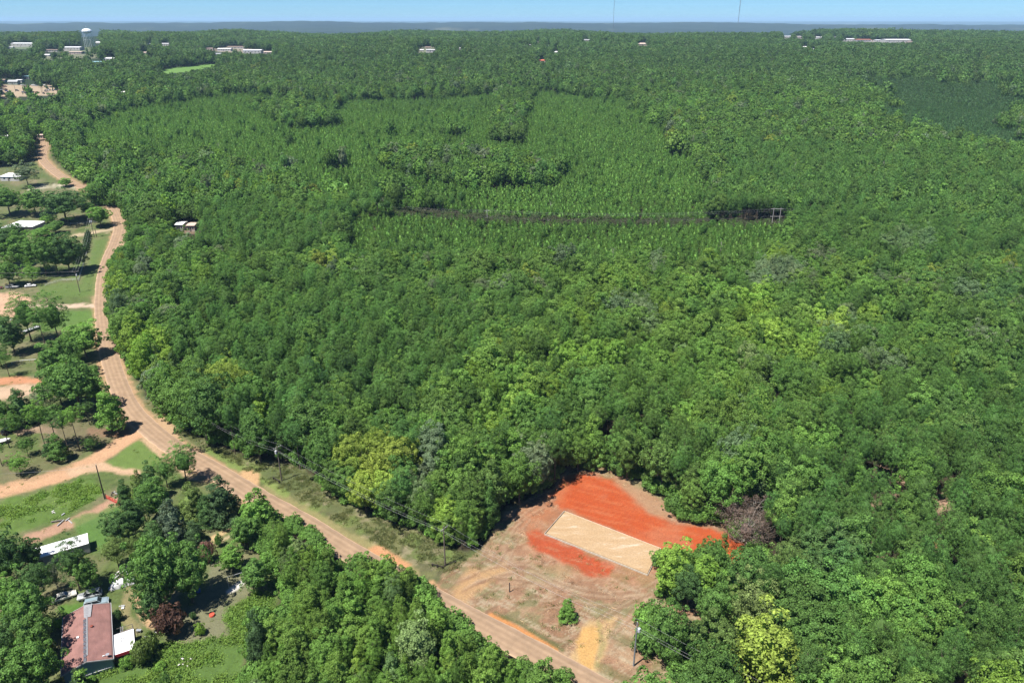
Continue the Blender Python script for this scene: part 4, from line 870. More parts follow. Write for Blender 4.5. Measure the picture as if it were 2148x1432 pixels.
# ---------------------------------------------------------------- trees that stand apart: base px, base row, top row, width, kind, colour, label
def D(f, c): return tuple(f*k for k in c)
G_CEDAR = (0.060, 0.108, 0.044); G_RED = (0.10, 0.056, 0.042); G_PINK = (0.19, 0.105, 0.09); G_BRN = (0.18, 0.135, 0.115)
SOLO = [
 # beside the upper road
 (60, 392, 336, 50, 'airy', G_GREY, 'greyish round tree beside the hipped white roof'),
 (22, 452, 386, 62, 'oak', G_MID, 'dark round tree at the frame edge above the white metal shed'),
 (76, 452, 392, 56, 'broad', G_MID, 'leafy tree behind the white metal shed'),
 (140, 466, 392, 86, 'oak', G_DARK, 'broad dark oak on the lawn between the shed and the road bend'),
 (205, 428, 383, 46, 'broad', G_MID, 'tree covering the road where it bends near the broad dark oak'),
 (212, 476, 430, 44, 'broad', G_FRESH, 'small paler tree beside the road casting shadow across it'),
 (190, 452, 420, 30, 'broad', G_MID, 'small tree behind the paler roadside tree'),
 (138, 392, 372, 26, 'broad', G_FRESH, 'small light tree on the verge below the upper road'),
 (20, 560, 470, 66, 'oak', G_DARK, 'large dark tree at the left frame edge below the metal shed'),
 (60, 575, 480, 64, 'broad', G_MID, 'large tree left of the tall grove by the lawn strip'),
 (98, 578, 474, 60, 'fullpine', G_PINE, 'tall pine in the grove beside the lawn strip, with trunks showing'),
 (122, 576, 486, 52, 'broad', G_MID, 'tall tree in the middle of the grove beside the lawn strip'),
 (148, 574, 484, 66, 'oak', G_DARK, 'dark dense tree on the road side of the grove by the lawn strip'),
 (166, 566, 505, 34, 'broad', G_DARK, 'narrow dark tree at the end of the grove by the fence'),
 (22, 600, 542, 44, 'broad', G_MID, 'tree behind the two parked vehicles at the left edge'),
 (70, 594, 550, 44, 'airy', G_FRESH, 'small light tree behind the white parked car'),
 (102, 470, 448, 30, 'broad', G_FRESH, 'low tree at the end of the white metal shed'), (118, 490, 462, 34, 'broad', G_MID, 'low tree hiding the foot of the white metal shed'),
 (30, 496, 470, 40, 'oak', G_DARK, 'dark tree in front of the white metal shed'), (88, 500, 476, 40, 'broad', G_FRESH, 'light tree just below the white metal shed'),
 # between the two side lanes
 (66, 716, 606, 60, 'fullpine', G_PINE, 'tall pine beside the upper sandy drive'),
 (124, 716, 611, 58, 'fullpine', G_PINE, 'tall pine on the grass left of the road straight'),
 (98, 735, 640, 46, 'openpine', G_PINE, 'thin pine between the two tall pines'),
 (8, 712, 648, 40, 'fullpine', D(.8, G_PINE), 'pine at the left frame edge below the sandy drive'),
 (32, 742, 662, 54, 'broad', G_DARK, 'dark tree behind the long grey trailer'),
 (20, 790, 735, 30, 'openpine', G_PINE, 'small thin tree on the worn lawn near the white rail'),
 (4, 770, 715, 40, 'fullpine', G_DARK, 'dark pine cut by the left frame edge'),
 (182, 752, 676, 76, 'broad', G_FRESH, 'spreading roadside tree casting a dark shadow on the road'),
 (150, 790, 700, 62, 'oak', G_MID, 'tree behind the biggest roadside crown'),
 (118, 800, 715, 60, 'broad', G_MID, 'tree on the left of the roadside clump'),
 (170, 862, 742, 112, 'oak', G_MID, 'biggest tree beside the road with a domed crown'),
 (130, 850, 770, 60, 'oak', G_DARK, 'dark tree against the left side of the biggest roadside crown'),
 (205, 850, 790, 36, 'broad', G_MID, 'small tree at the foot of the biggest roadside crown'),
 (241, 906, 796, 60, 'gum', G_FRESH, 'pointed sweetgum standing alone at the lane corner'),
 (52, 890, 805, 62, 'cedar', G_DARK, 'dark conical cedar beside the pale dirt patch'),
 (95, 870, 810, 52, 'airy', G_GREY, 'pale thin tree between the cedar and the roadside clump'),
 (12, 905, 828, 50, 'airy', G_MID, 'open tree at the left frame edge beside the cedar'),
 (20, 938, 870, 40, 'openpine', G_PINE, 'leaning pine near the dark parked vehicle'),
 (97, 942, 838, 46, 'openpine', G_FRESH, 'slender tall pine with bare stem above the long shadow'),
 (122, 938, 850, 50, 'openpine', G_PINE, 'slender pine beside the tall bare-stemmed one'),
 (145, 948, 862, 44, 'openpine', G_DARK, 'slender dark pine in the middle of the lane-side group'),
 (168, 946, 848, 44, 'openpine', G_FRESH, 'slender pine nearest the lone sweetgum'),
 (188, 890, 842, 34, 'openpine', G_DARK, 'small pine between the slender group and the road'),
 (193, 942, 912, 34, 'airy', G_MID, 'small feathery tree above the dirt lane'),
 (128, 966, 900, 38, 'gum', G_MID, 'leafy young tree at the near edge of the slender pines'),
 (112, 962, 908, 32, 'gum', G_DARK, 'dark young tree beside the lane shadow'),
 (60, 956, 912, 30, 'airy', G_MID, 'small tree on the worn ground above the dirt lane'),
 (45, 996, 950, 44, 'airy', G_FRESH, 'low feathery tree beside the dirt lane'),
 (4, 975, 930, 30, 'openpine', G_PINE, 'thin tree at the frame edge above the dirt lane'),
 (38, 915, 860, 30, 'airy', G_MID, 'small grey-green tree near the white boat'),
 # clump between the lanes and the house
 (392, 1012, 924, 62, 'fullpine', D(1.05, G_PINE), 'pine rising above the clump beside the road'),
 (352, 1022, 952, 44, 'fullpine', G_PINE, 'smaller pine left of the tallest one in the road clump'),
 (322, 1048, 960, 46, 'gum', G_DARK, 'dark pointed tree in the middle of the road clump'),
 (298, 1056, 978, 40, 'cedar', D(1.1, G_OLIVE), 'olive cedar at the upper left of the road clump'),
 (266, 1058, 996, 34, 'cedar', G_DARK, 'small dark cedar at the tip of the road clump'),
 (332, 1092, 1005, 62, 'broad', G_MID, 'rounded tree in the front of the road clump'),
 (410, 1086, 1004, 64, 'cedar', G_OLIVE, 'olive green cedar in the road clump'),
 (470, 1092, 990, 82, 'cedar', G_CEDAR, 'large dark cedar hanging over the road edge'),
 (438, 1100, 1030, 50, 'cedar', G_DARK, 'dark cedar behind the large roadside cedar'),
 (290, 1135, 1045, 62, 'oak', G_DARK, 'dark tree above the green strip by the red gate'),
 (255, 1140, 1075, 66, 'oak', G_DARK, 'low dark tree beside the grass near the red gate'),
 (368, 1140, 1035, 66, 'cedar', (0.098, 0.140, 0.088), 'blue-grey feathery cedar in the clump north of the big yard oak'),
 (330, 1150, 1085, 60, 'cedar', G_DARK, 'dark cedar below the blue-grey one'),
 (410, 1140, 1085, 46, 'cedar', G_CEDAR, 'dark cedar at the right end of the clump'),
 (250, 1190, 1120, 58, 'airy', G_OLIVE, 'olive tree north of the covered car'),
 (290, 1172, 1118, 40, 'airy', D(1.1, G_OLIVE), 'light olive tree against the big yard oak'),
 (345, 1280, 1122, 108, 'oak', D(1.05, G_MID), 'large leafy oak in the yard, its left half'),
 (405, 1262, 1132, 92, 'oak', G_MID, 'large dark oak in the yard throwing shade beside the blue barrel'),
 (330, 1310, 1225, 60, 'broad', G_DARK, 'dark low crown at the foot of the big yard oak'),
 (360, 1332, 1266, 68, 'bush', G_RED, 'dark red crape myrtle below the big yard oak'),
 (438, 1178, 1132, 34, 'bush', G_PINK, 'pink flowering crape myrtle beside the sandy track'),
 (490, 1196, 1144, 50, 'broad', G_FRESH, 'small round tree above the swing frame'),
 (540, 1243, 1170, 58, 'broad', G_MID, 'round tree at the yard edge beside the white sand'),
 (545, 1116, 1014, 74, 'gum', G_FRESH, 'pointed sweetgum overlapping the road beside the bare earth bay'),
 (520, 1150, 1080, 50, 'broad', G_MID, 'tree below the roadside sweetgum'),
 (460, 1145, 1118, 18, 'bush', G_MID, 'shrub beside the sandy track'),
 (512, 1148, 1100, 36, 'broad', G_FRESH, 'light crown at the yard corner near the sweetgum'),
 (548, 1392, 1262, 52, 'cedar', D(1.1, G_CEDAR), 'dark columnar tree rising from the bright weeds'),
 (168, 1238, 1122, 60, 'fullpine', G_DARK, 'dark tree in front of the long white roofed shed'),
 (190, 1242, 1165, 50, 'broad', G_MID, 'tree at the end of the parked cars'),
 (30, 1230, 1112, 76, 'oak', G_DARK, 'dark tree at the left edge beside the white roofed shed'),
 (74, 1200, 1128, 48, 'broad', G_DARK, 'tree hiding the near end of the white roofed shed'),
 (90, 1262, 1172, 64, 'airy', G_DARK, 'dim olive tree left of the cream car'),
 (122, 1236, 1175, 40, 'dead', D(.9, G_GREY), 'half bare grey tree below the white roofed shed'),
 (18, 1300, 1208, 66, 'broad', G_FRESH, 'light green tree at the left frame edge above the house'),
 (72, 1345, 1218, 96, 'oak', D(1.15, G_MID), 'large bright tree left of the parked cream car'),
 (88, 1400, 1290, 76, 'broad', D(.9, G_MID), 'dark tree throwing shadow on the red roof'),
 (25, 1400, 1300, 80, 'oak', G_DARK, 'dark tree in the lower left corner'),
 (92, 1462, 1345, 84, 'oak', D(1.2, G_MID), 'leafy tree beside the red roof near the lower left corner'),
 (30, 1490, 1372, 90, 'broad', D(1.1, G_MID), 'tree in the very lower left corner'),
 (172, 1452, 1396, 40, 'cedar', G_CEDAR, 'dark shrubby cedar against the blue-grey house wall'),
 (302, 1392, 1340, 46, 'bush', G_OLIVE, 'olive shrub at the corner of the white porch roof'),
 (322, 1365, 1320, 34, 'bush', G_OLIVE, 'thin shrub below the crape myrtle'),
 (250, 1300, 1276, 20, 'bush', G_DARK, 'dark shrub against the house beside the ladder'),
 (422, 1330, 1306, 24, 'bush', G_LIME, 'small yellow-green shrub in the worn yard'),
 (406, 1298, 1282, 14, 'bush', G_DARK, 'tiny dark shrub on the yard near the red barrel'),
 (268, 1398, 1376, 30, 'bush', G_FRESH, 'green shrub beside the porch under its red edge'),
 # the lot
 (1190, 1298, 1250, 40, 'cedar', G_FRESH, 'small dense evergreen alone on the bare lot'),
 (1502, 1236, 1106, 58, 'cedar', D(.95, G_MID), 'pointed conical tree rising at the edge of the red clay'),
 (1412, 1250, 1142, 84, 'broad', G_LIME, 'bright yellow-green tree at the corner of the sandy pad'),
 (1470, 1255, 1162, 80, 'broad', (0.135, 0.24, 0.04), 'bright green vine covered tree beside the pointed conical tree'),
 (1440, 1278, 1182, 66, 'oak', G_DARK, 'dark green tree in front of the bright yellow-green ones'),
 (1395, 1390, 1262, 84, 'oak', G_MID, 'dark rounded tree beside the power pole on the lot'),
 (1400, 1395, 1330, 50, 'broad', G_FRESH, 'low light crown near the foot of the power pole'),
 (1592, 1462, 1288, 136, 'broad', D(1.05, G_YEL), 'glowing yellow-green tree at the bottom right of the lot'),
 (1492, 1322, 1222, 84, 'oak', G_MID, 'dark tree between the vine covered tree and the lime tree'),
 (1545, 1320, 1225, 70, 'broad', G_OLIVE, 'olive tree above the lime tree'), (1450, 1380, 1300, 70, 'oak', G_DARK, 'dark tree under the wires right of the power pole'),
 (1500, 1400, 1330, 66, 'broad', G_MID, 'plain tree left of the lime tree under the wires'), (1462, 1425, 1368, 50, 'broad', G_MID, 'low tree where the wires leave the lot'),
 (1640, 1300, 1225, 70, 'broad', G_DARK, 'dark tree at the upper right of the lime tree'), (1528, 1280, 1200, 60, 'broad', G_FRESH, 'leafy tree right of the vine covered one'),
 (1530, 1104, 1026, 84, 'dead', G_BRN, 'dead grey-brown tree with withered leaves at the clay edge'),
 (1572, 1108, 1036, 80, 'dead', D(.85, G_BRN), 'dead withered tree behind the brown one by the clay'),
 (1562, 1148, 1066, 92, 'dead', D(1.15, G_BRN), 'toppled brown brush heap hanging over the red clay'),
 (1596, 1140, 1070, 64, 'dead', D(.7, G_BRN), 'dark burnt looking tree at the end of the red clay'),
]
_prnd = random.Random(11)
for (bx, by, top, wpx, kd, tint, lab) in SOLO:
    p = at(bx, by); hh = height_for(p, top+1); k = px_per_m(p + Vector((0, 0, hh*.6)))
    v = _prnd.randrange(KINDS[kd])
    put_tree(kd, v, (p.x, p.y, p.z), _prnd.uniform(0, 6.28), wpx/k/REFW[kd]*1.04, hh/REFH[kd]*.97, tint, {'bush': 'shrub'}.get(kd, KNAME[kd]), lab, 'shrub' if kd == 'bush' else 'tree')

# ---------------------------------------------------------------- low growth: tufts, weeds, undergrowth, straw (uncountable)
def small_kinds():
    global _pi
    r = np.random.default_rng(4)
    def add(key, V, Fc, N, m):
        global _pi
        me = mesh_np(key[0], V, Fc, [m], N); o = bpy.data.objects.new(f'tree_kind_{_pi:03d}', me); proto_col.objects.link(o); PROTO[key] = _pi; _pi += 1
    for v in range(3):
        n = 46; c = r.normal(size=(n, 3))*[.32, .32, 0]; up = _norm(r.normal(size=(n, 3))*.55+[0, 0, 1.0]); s = _norm(np.cross(up, r.normal(size=(n, 3))))
        ln = r.uniform(.18, .5, n)[:, None]; w = .055
        V = np.stack([c-s*w, c+s*w, c+up*ln+s*w*.2], 1).reshape(-1, 3); N = np.repeat(_norm(up+[0, 0, 1.]), 3, 0)
        add(('tuft', v, 0), V, [np.arange(n*3).reshape(-1, 3)], None, LEAF)
        n = 90; c = r.normal(size=(n, 3))*[.6, .6, .0]; c[:, 2] = np.abs(r.normal(size=n))*.28*np.exp(-(c[:, 0]**2+c[:, 1]**2)); d = _norm(r.normal(size=(n, 3))+[0, 0, .8]); s = _norm(np.cross(d, r.normal(size=(n, 3)))); t = np.cross(d, s)
        q = r.uniform(.08, .2, n)[:, None]; V = np.stack([c-s*q, c+t*q*.7, c+s*q, c-t*q*.7], 1); g = np.cross(V[:, 1]-V[:, 0], V[:, 3]-V[:, 0]); fl = (g*(d+[0, 0, .8])).sum(1) < 0; V[fl] = V[fl][:, [0, 3, 2, 1]]; V = V.reshape(-1, 3)
        add(('weed', v, 0), V, [np.arange(n*4).reshape(-1, 4)], np.repeat(_norm(d+[0, 0, .8]), 4, 0), LEAF)
        n = 12; a = r.uniform(0, 6.28, n); a = a[0]+r.normal(size=n)*.5; c = r.normal(size=(n, 3))*[.55, .55, 0]; c[:, 2] = r.uniform(.02, .10, n)
        d = np.stack([np.cos(a), np.sin(a), r.normal(size=n)*.12], 1)*r.uniform(.2, .8, n)[:, None]; s = np.stack([-np.sin(a), np.cos(a), 0*a], 1)*.035
        up = np.zeros((n, 3)); up[:, 2] = .05
        V = np.stack([c-d-s, c-d+s, c+d+s, c+d-s, c-d+up, c+d+up], 1).reshape(-1, 3)
        b = np.arange(n)[:, None]*6; Q = np.concatenate([b+[0, 3, 5, 4], b+[1, 4, 5, 2]], 0)
        add(('straw', v, 0), V, [Q], None, LEAF)
small_kinds()
def spray(name, kind, boxpx, dens, colA, colB, s0, s1, test, lab, cat, seed, nv=3):
    r = np.random.default_rng(seed)
    c = [at(*q) for q in boxpx]; x0, x1 = min(q.x for q in c), max(q.x for q in c); y0, y1 = min(q.y for q in c), max(q.y for q in c)
    n = int((x1-x0)*(y1-y0)*dens); x = r.uniform(x0, x1, n); y = r.uniform(y0, y1, n); z = hz(x, y); px, py = proj(x, y, z)
    k = test(px, py, x, y); x, y, z = x[k], y[k], z[k]; n = len(x)
    t = r.random(n)[:, None]; T = (np.array(colA)*(1-t)+np.array(colB)*t)*r.uniform(.85, 1.15, (n, 1))
    s = r.uniform(s0, s1, n); rot = np.zeros((n, 3)); rot[:, 2] = r.uniform(0, 6.28, n)
    scatter(name, np.stack([x, y, z-.05], 1), rot, np.stack([s, s, s*r.uniform(.8, 1.2, n)], 1), [PROTO[kind, int(v*nv), 0] for v in r.random(n)], T, lab, cat)
_op = lambda px, py: inpoly(px, py, OPEN)
def t_under(px, py, x, y):
    d = seg_dist(px, py, OPEN, True)
    m = ~_op(px, py) & (d < 34) & (fbm(x/5, y/5, 8) > .30)
    a, b = proj(x, y, hz(x, y)+2.8); c, e = proj(x+1.2, y-1.6, hz(x, y)); return m & ~_op(a, b) & ~_op(c, e) & (y < 600)
spray('undergrowth', 'bush', [(0, 352), (2000, 352), (-100, 1440), (1900, 1432)], .22, G_MID, G_FRESH, .7, 2.1, t_under, 'shrubby undergrowth along the wood edges', 'undergrowth', 21)
LOTP = [(905, 1235), (945, 1190), (1012, 1150), (1065, 1062), (1160, 1025), (1185, 985), (1330, 1000), (1420, 1090), (1600, 1140), (1500, 1290), (1380, 1370), (1480, 1445), (1230, 1445), (1000, 1300)]
def t_verge(px, py, x, y):
    V_ = [(300, 835), (372, 890), (450, 935), (546, 968), (617, 978), (655, 1004), (700, 1036), (797, 1088), (900, 1126), (985, 1165), (950, 1205), (850, 1175), (740, 1110), (600, 1040), (520, 990), (430, 945), (350, 895)]
    return inpoly(px, py, V_) & (fbm(x/4, y/4, 18) > .38) & (seg_dist(x, y, [tuple(p) for p in ROAD]) > 5.5)
spray('verge_grass', 'tuft', [(300, 830), (1000, 1230), (300, 1230), (1000, 830)], 1.6, (.20, .21, .09), (.10, .13, .05), .6, 1.5, t_verge, 'dry olive grass on the verge beside the power poles', 'grass', 22)
def t_weeds(px, py, x, y):
    W_ = [(200, 1375), (300, 1352), (400, 1350), (490, 1330), (470, 1290), (540, 1240), (572, 1250), (575, 1300), (530, 1330), (560, 1445), (150, 1445)]
    W2 = [(0, 1050), (190, 1000), (215, 1035), (120, 1090), (0, 1135)]
    return (inpoly(px, py, W_) & (fbm(x/5, y/5, 3) > .36)) | (inpoly(px, py, W2) & (fbm(x/5, y/5, 3) > .56))
spray('bright_weeds', 'weed', [(-100, 1000), (600, 1000), (-100, 1445), (600, 1445)], 2.6, (.10, .185, .036), (.145, .225, .045), .6, 1.3, t_weeds, 'bright green waist high weeds behind the red roofed house', 'weeds', 23)
def t_lot(px, py, x, y):
    pad = [(1140, 1070), (1190, 1060), (1395, 1150), (1355, 1215), (1130, 1125)]
    rr = [(1190, 1000), (1290, 1008), (1572, 1145), (1530, 1175), (1380, 1165), (1172, 1070)]
    return inpoly(px, py, LOTP) & ~inpoly(px, py, pad) & ~(inpoly(px, py, rr)) & (fbm(x/3, y/3, 28) > .46) & (seg_dist(x, y, [tuple(p) for p in ROAD]) > 4)
spray('straw_litter', 'straw', [(900, 980), (1600, 980), (900, 1445), (1600, 1445)], .9, (.36, .26, .17), (.16, .09, .055), .25, .75, t_lot, 'cut straw and twigs strewn over the scraped lot', 'litter', 24)
spray('lot_regrowth', 'tuft', [(900, 980), (1600, 980), (900, 1445), (1600, 1445)], .35, (.22, .24, .10), (.13, .17, .05), .5, 1.2, lambda a, b, x, y: t_lot(a, b, x, y) & (fbm(x/5, y/5, 77) > .56), 'patches of low green regrowth on the scraped lot', 'grass', 25)
def t_lawn(px, py, x, y): return _op(px, py) & (px < 560) & (fbm(x/4, y/4, 61) > .55) & (seg_dist(x, y, [tuple(p) for p in ROAD]) > 6) & (y < 330)
spray('lawn_tufts', 'tuft', [(-100, 520), (560, 520), (-100, 1445), (560, 1445)], .22, (.15, .24, .06), (.22, .24, .10), .3, .8, t_lawn, 'rough grass tufts across the yards left of the road', 'grass', 26)
spray('yard_thicket', 'bush', [(-100, 900), (560, 900), (-100, 1445), (560, 1445)], .03, G_FRESH, D(1.1, G_LIME), .35, .9,
      lambda px, py, x, y: (inpoly(px, py, [(200, 1400), (300, 1385), (360, 1360), (430, 1352), (490, 1340), (500, 1445), (180, 1445)]) & (fbm(x/4, y/4, 5) > .45)) | (inpoly(px, py, [(140, 1020), (195, 1005), (212, 1030), (160, 1048)]) & (fbm(x/3, y/3, 6) > .45)) | inpoly(px, py, [(100, 1285), (130, 1270), (125, 1420), (100, 1445)]),
      'mounded shrubs and vines in the rough ground by the house and lane', 'thicket', 27)

def t_belt(px, py, x, y): return inpoly(px, py, [(560, 1100), (700, 1190), (900, 1270), (1050, 1370), (1240, 1470), (540, 1470), (600, 1290)]) & ~_op(px, py-22) & (seg_dist(x, y, [tuple(p) for p in ROAD]) > 6.0)
spray('stand_thicket', 'bush', [(500, 1080), (1300, 1080), (500, 1480), (1300, 1480)], .16, G_MID, G_FRESH, .8, 1.9, t_belt, 'leafy thicket under the near stand of young trees', 'thicket', 29)
def t_corr(px, py, x, y): return (seg_dist(x, y, [tuple(p) for p in CORR]) < 7) & (px > 820) & (px < 2160)
spray('corridor_brush', 'bush', [(800, 440), (2200, 430), (800, 490), (2200, 490)], .12, (.085, .085, .055), (.075, .11, .045), 1.0, 1.9, t_corr, 'brownish brush, tinted dark for shade, in the power line corridor through the pines', 'brush', 28)  # brown brush, its tint darkened to carry the shade of the corridor
def snags():
    r = random.Random(17); k = np.where((FO['y'] > 190) & (FO['y'] < 620) & (FO['px'] > 250) & (FO['px'] < 2120))[0]
    words = ['left', 'middle', 'right']
    for t, i in enumerate(r.sample(list(k), 26)):
        x, y, z, h = FO['x'][i]+2.5, FO['y'][i]+2, FO['z'][i], FO['h'][i]*r.uniform(.98, 1.15); w_ = words[int(FO['px'][i]/716.1)]; dd = 'near' if FO['y'][i] < 300 else ('middle distance' if FO['y'][i] < 450 else 'far')
        e = empty('bare_snag', (x, y, z), r.uniform(0, 6), f'{"thin" if t % 2 else "branching"} grey bare snag standing in the {dd} {w_} wood', 'dead tree', 'bare snags above the wood'); mb = MB(); mb.tube((0, 0, 0), (.3, 0, h*.7), .2, .13, 6); mb.tube((.3, 0, h*.7), (.2, .2, h), .13, .05, 6); mb.build('trunk', BARK_PALE, e)
        for s in range(6):
            mb = MB(); zz = h*(.55+.07*s); a = s*2.2+t; q = r.uniform(1.2, 2.6); mb.tube((.28, 0, zz), (.28+math.cos(a)*q, math.sin(a)*q, zz+q*.8), .08, .025, 4); mb.build('branch', BARK_PALE, e)
snags()
# ---------------------------------------------------------------- paints and surfaces
M_WOODPOLE = mat('weathered_pole', (0.16, 0.13, 0.11), .9, var=.3, scale=1.2)
M_DARKPOLE = mat('creosote_pole', (0.05, 0.04, 0.035), .9, var=.3)
M_GREYPOLE = mat('grey_pole', (0.20, 0.22, 0.23), .85, var=.25)
M_STEEL = mat('galvanised', (0.5, 0.52, 0.55), .45, .6, var=.1)
M_TRANS = mat('transformer_grey', (0.55, 0.57, 0.6), .5, var=.08)
M_WIRE = mat('wire', (0.45, 0.45, 0.46), .5, .3, var=.05)
M_WHITE = mat('white_metal_roof', (0.80, 0.80, 0.80), .5, var=.06, scale=.4)
M_WALLW = mat('pale_wall', (0.55, 0.53, 0.50), .8, var=.1)
M_WALLG = mat('grey_wall', (0.33, 0.34, 0.35), .8, var=.1)
M_TEAL = mat('blue_grey_siding', (0.30, 0.39, 0.41), .7, var=.08, scale=.8)
M_GLASS = mat('dark_glass', (0.02, 0.025, 0.03), .12, var=.0, spec=.6)
M_TYRE = mat('rubber', (0.02, 0.02, 0.02), .85, var=.1)
M_RIM = mat('rim_metal', (0.45, 0.45, 0.46), .35, .7, var=.05)
M_LAMP = mat('headlamp', (0.7, 0.7, 0.7), .15, var=0)
M_TAIL = mat('tail_lamp', (0.35, 0.02, 0.02), .2, var=0)
M_BOARD = mat('timber', (0.42, 0.33, 0.22), .85, var=.25, scale=2)
M_OLDWOOD = mat('old_grey_timber', (0.16, 0.14, 0.12), .9, var=.3, scale=2)
M_REDP = mat('red_paint', (0.50, 0.05, 0.035), .6, var=.15)
M_BLUEP = mat('blue_plastic', (0.02, 0.10, 0.45), .5, var=.05)

# ---------------------------------------------------------------- sand building pad
def build_pad():
    c = [at(1185, 1074), at(1384, 1151), at(1357, 1206), at(1144, 1121)]     # N E S W
    base = sum(c, Vector())/4; root = empty('building_pad', (base.x, base.y, 0), 0, 'long rectangular pad of pale sand between the red clay strips', 'pad')
    L = [q-base for q in c]; n1, n2 = 60, 22; V = []; top = .42
    for i in range(n1+1):
        for j in range(n2+1):
            s, t = i/n1, j/n2; p = (L[0]*(1-s)+L[1]*s)*(1-t)+(L[3]*(1-s)+L[2]*s)*t
            edge = min(s*n1, (n1-s*n1), t*n2, n2-t*n2)
            z = top - (.0 if edge > 1 else .10*(1-edge)) + (fbm(p.x*.6+9, p.y*.6, 5)-.5)*.10
            q = p*(1+(.004*(fbm(s*40, t*30, 7)-.5) if edge < .5 else 0)); V.append((q.x, q.y, float(z)))
    k = n2+1; i = (np.arange(n1)[:, None]*k+np.arange(n2)[None]).ravel(); F1 = np.stack([i, i+1, i+k+1, i+k], 1)[:, ::-1]
    ring = [a*k for a in range(n1+1)]+[n1*k+b for b in range(1, n2+1)]+[a*k+n2 for a in range(n1-1, -1, -1)]+[b for b in range(n2-1, 0, -1)]
    b0 = len(V); V += [(V[r][0]*1.004, V[r][1]*1.004, -.2) for r in ring]; m = len(ring)
    F2 = np.array([(ring[a], ring[(a+1) % m], b0+(a+1) % m, b0+a) for a in range(m)])
    me = mesh_np('sand', np.array(V), [F1, F2], [], smooth=False)
    mt = bpy.data.materials.new('pad_sand'); mt.use_nodes = True; nt = mt.node_tree; n = nt.nodes; l = nt.links
    b = n['Principled BSDF']; b.inputs['Roughness'].default_value = .95; b.inputs['Specular IOR Level'].default_value = .15
    tc = n.new('ShaderNodeTexCoord'); mp = n.new('ShaderNodeMapping'); ang = math.atan2((L[1]-L[0]).y, (L[1]-L[0]).x)
    mp.inputs['Rotation'].default_value = (0, 0, -ang); mp.inputs['Scale'].default_value = (.25, .8, 1); l.new(tc.outputs['Object'], mp.inputs['Vector'])
    a1 = n.new('ShaderNodeTexNoise'); a1.inputs['Scale'].default_value = .7; a1.inputs['Detail'].default_value = 8; a1.inputs['Roughness'].default_value = .62; l.new(mp.outputs[0], a1.inputs['Vector'])
    cr = n.new('ShaderNodeValToRGB'); e = cr.color_ramp; e.elements[0].position = .33; e.elements[0].color = (.26, .175, .098, 1); e.elements[1].position = .72; e.elements[1].color = (.37, .31, .24, 1)
    q = e.elements.new(.47); q.color = (.275, .190, .108, 1); q = e.elements.new(.60); q.color = (.29, .206, .122, 1)
    l.new(a1.outputs['Fac'], cr.inputs['Fac'])
    a2 = n.new('ShaderNodeTexNoise'); a2.inputs['Scale'].default_value = 2.2; a2.inputs['Detail'].default_value = 6; l.new(tc.outputs['Object'], a2.inputs['Vector'])
    mr = n.new('ShaderNodeMapRange'); mr.inputs['From Min'].default_value = .3; mr.inputs['From Max'].default_value = .7; mr.inputs['To Min'].default_value = .86; mr.inputs['To Max'].default_value = 1.1; l.new(a2.outputs['Fac'], mr.inputs['Value'])
    vm = n.new('ShaderNodeVectorMath'); vm.operation = 'SCALE'; l.new(cr.outputs['Color'], vm.inputs[0]); l.new(mr.outputs['Result'], vm.inputs['Scale']); l.new(vm.outputs[0], b.inputs['Base Color'])
    bp = n.new('ShaderNodeBump'); bp.inputs['Strength'].default_value = .4; bp.inputs['Distance'].default_value = .06; l.new(a2.outputs['Fac'], bp.inputs['Height']); l.new(bp.outputs['Normal'], b.inputs['Normal'])
    me.materials.append(mt); o = bpy.data.objects.new('sand_top', me); C.objects.link(o); o.parent = root
    for a, b_ in ((0, 1), (1, 2), (2, 3), (3, 0)):
        mb = MB(); A, B = L[a]*1.012, L[b_]*1.012; d = (B-A).normalized(); nn_ = Vector((-d.y, d.x, 0)); nn_ = nn_ if nn_.dot(A) > 0 else -nn_
        h0 = .40 if a in (1, 2, 3) else .30
        P = [A, B, B+nn_*.09, A+nn_*.09]; mb.add([(p.x, p.y, z) for z in (-.15, h0) for p in P], [(0, 3, 2, 1), (4, 5, 6, 7), (0, 1, 5, 4), (1, 2, 6, 5), (2, 3, 7, 6), (3, 0, 4, 7)])
        mb.build('form_board', mat('grey_form_board', (.50, .44, .36), .9, var=.2, scale=1.5), root)
build_pad()

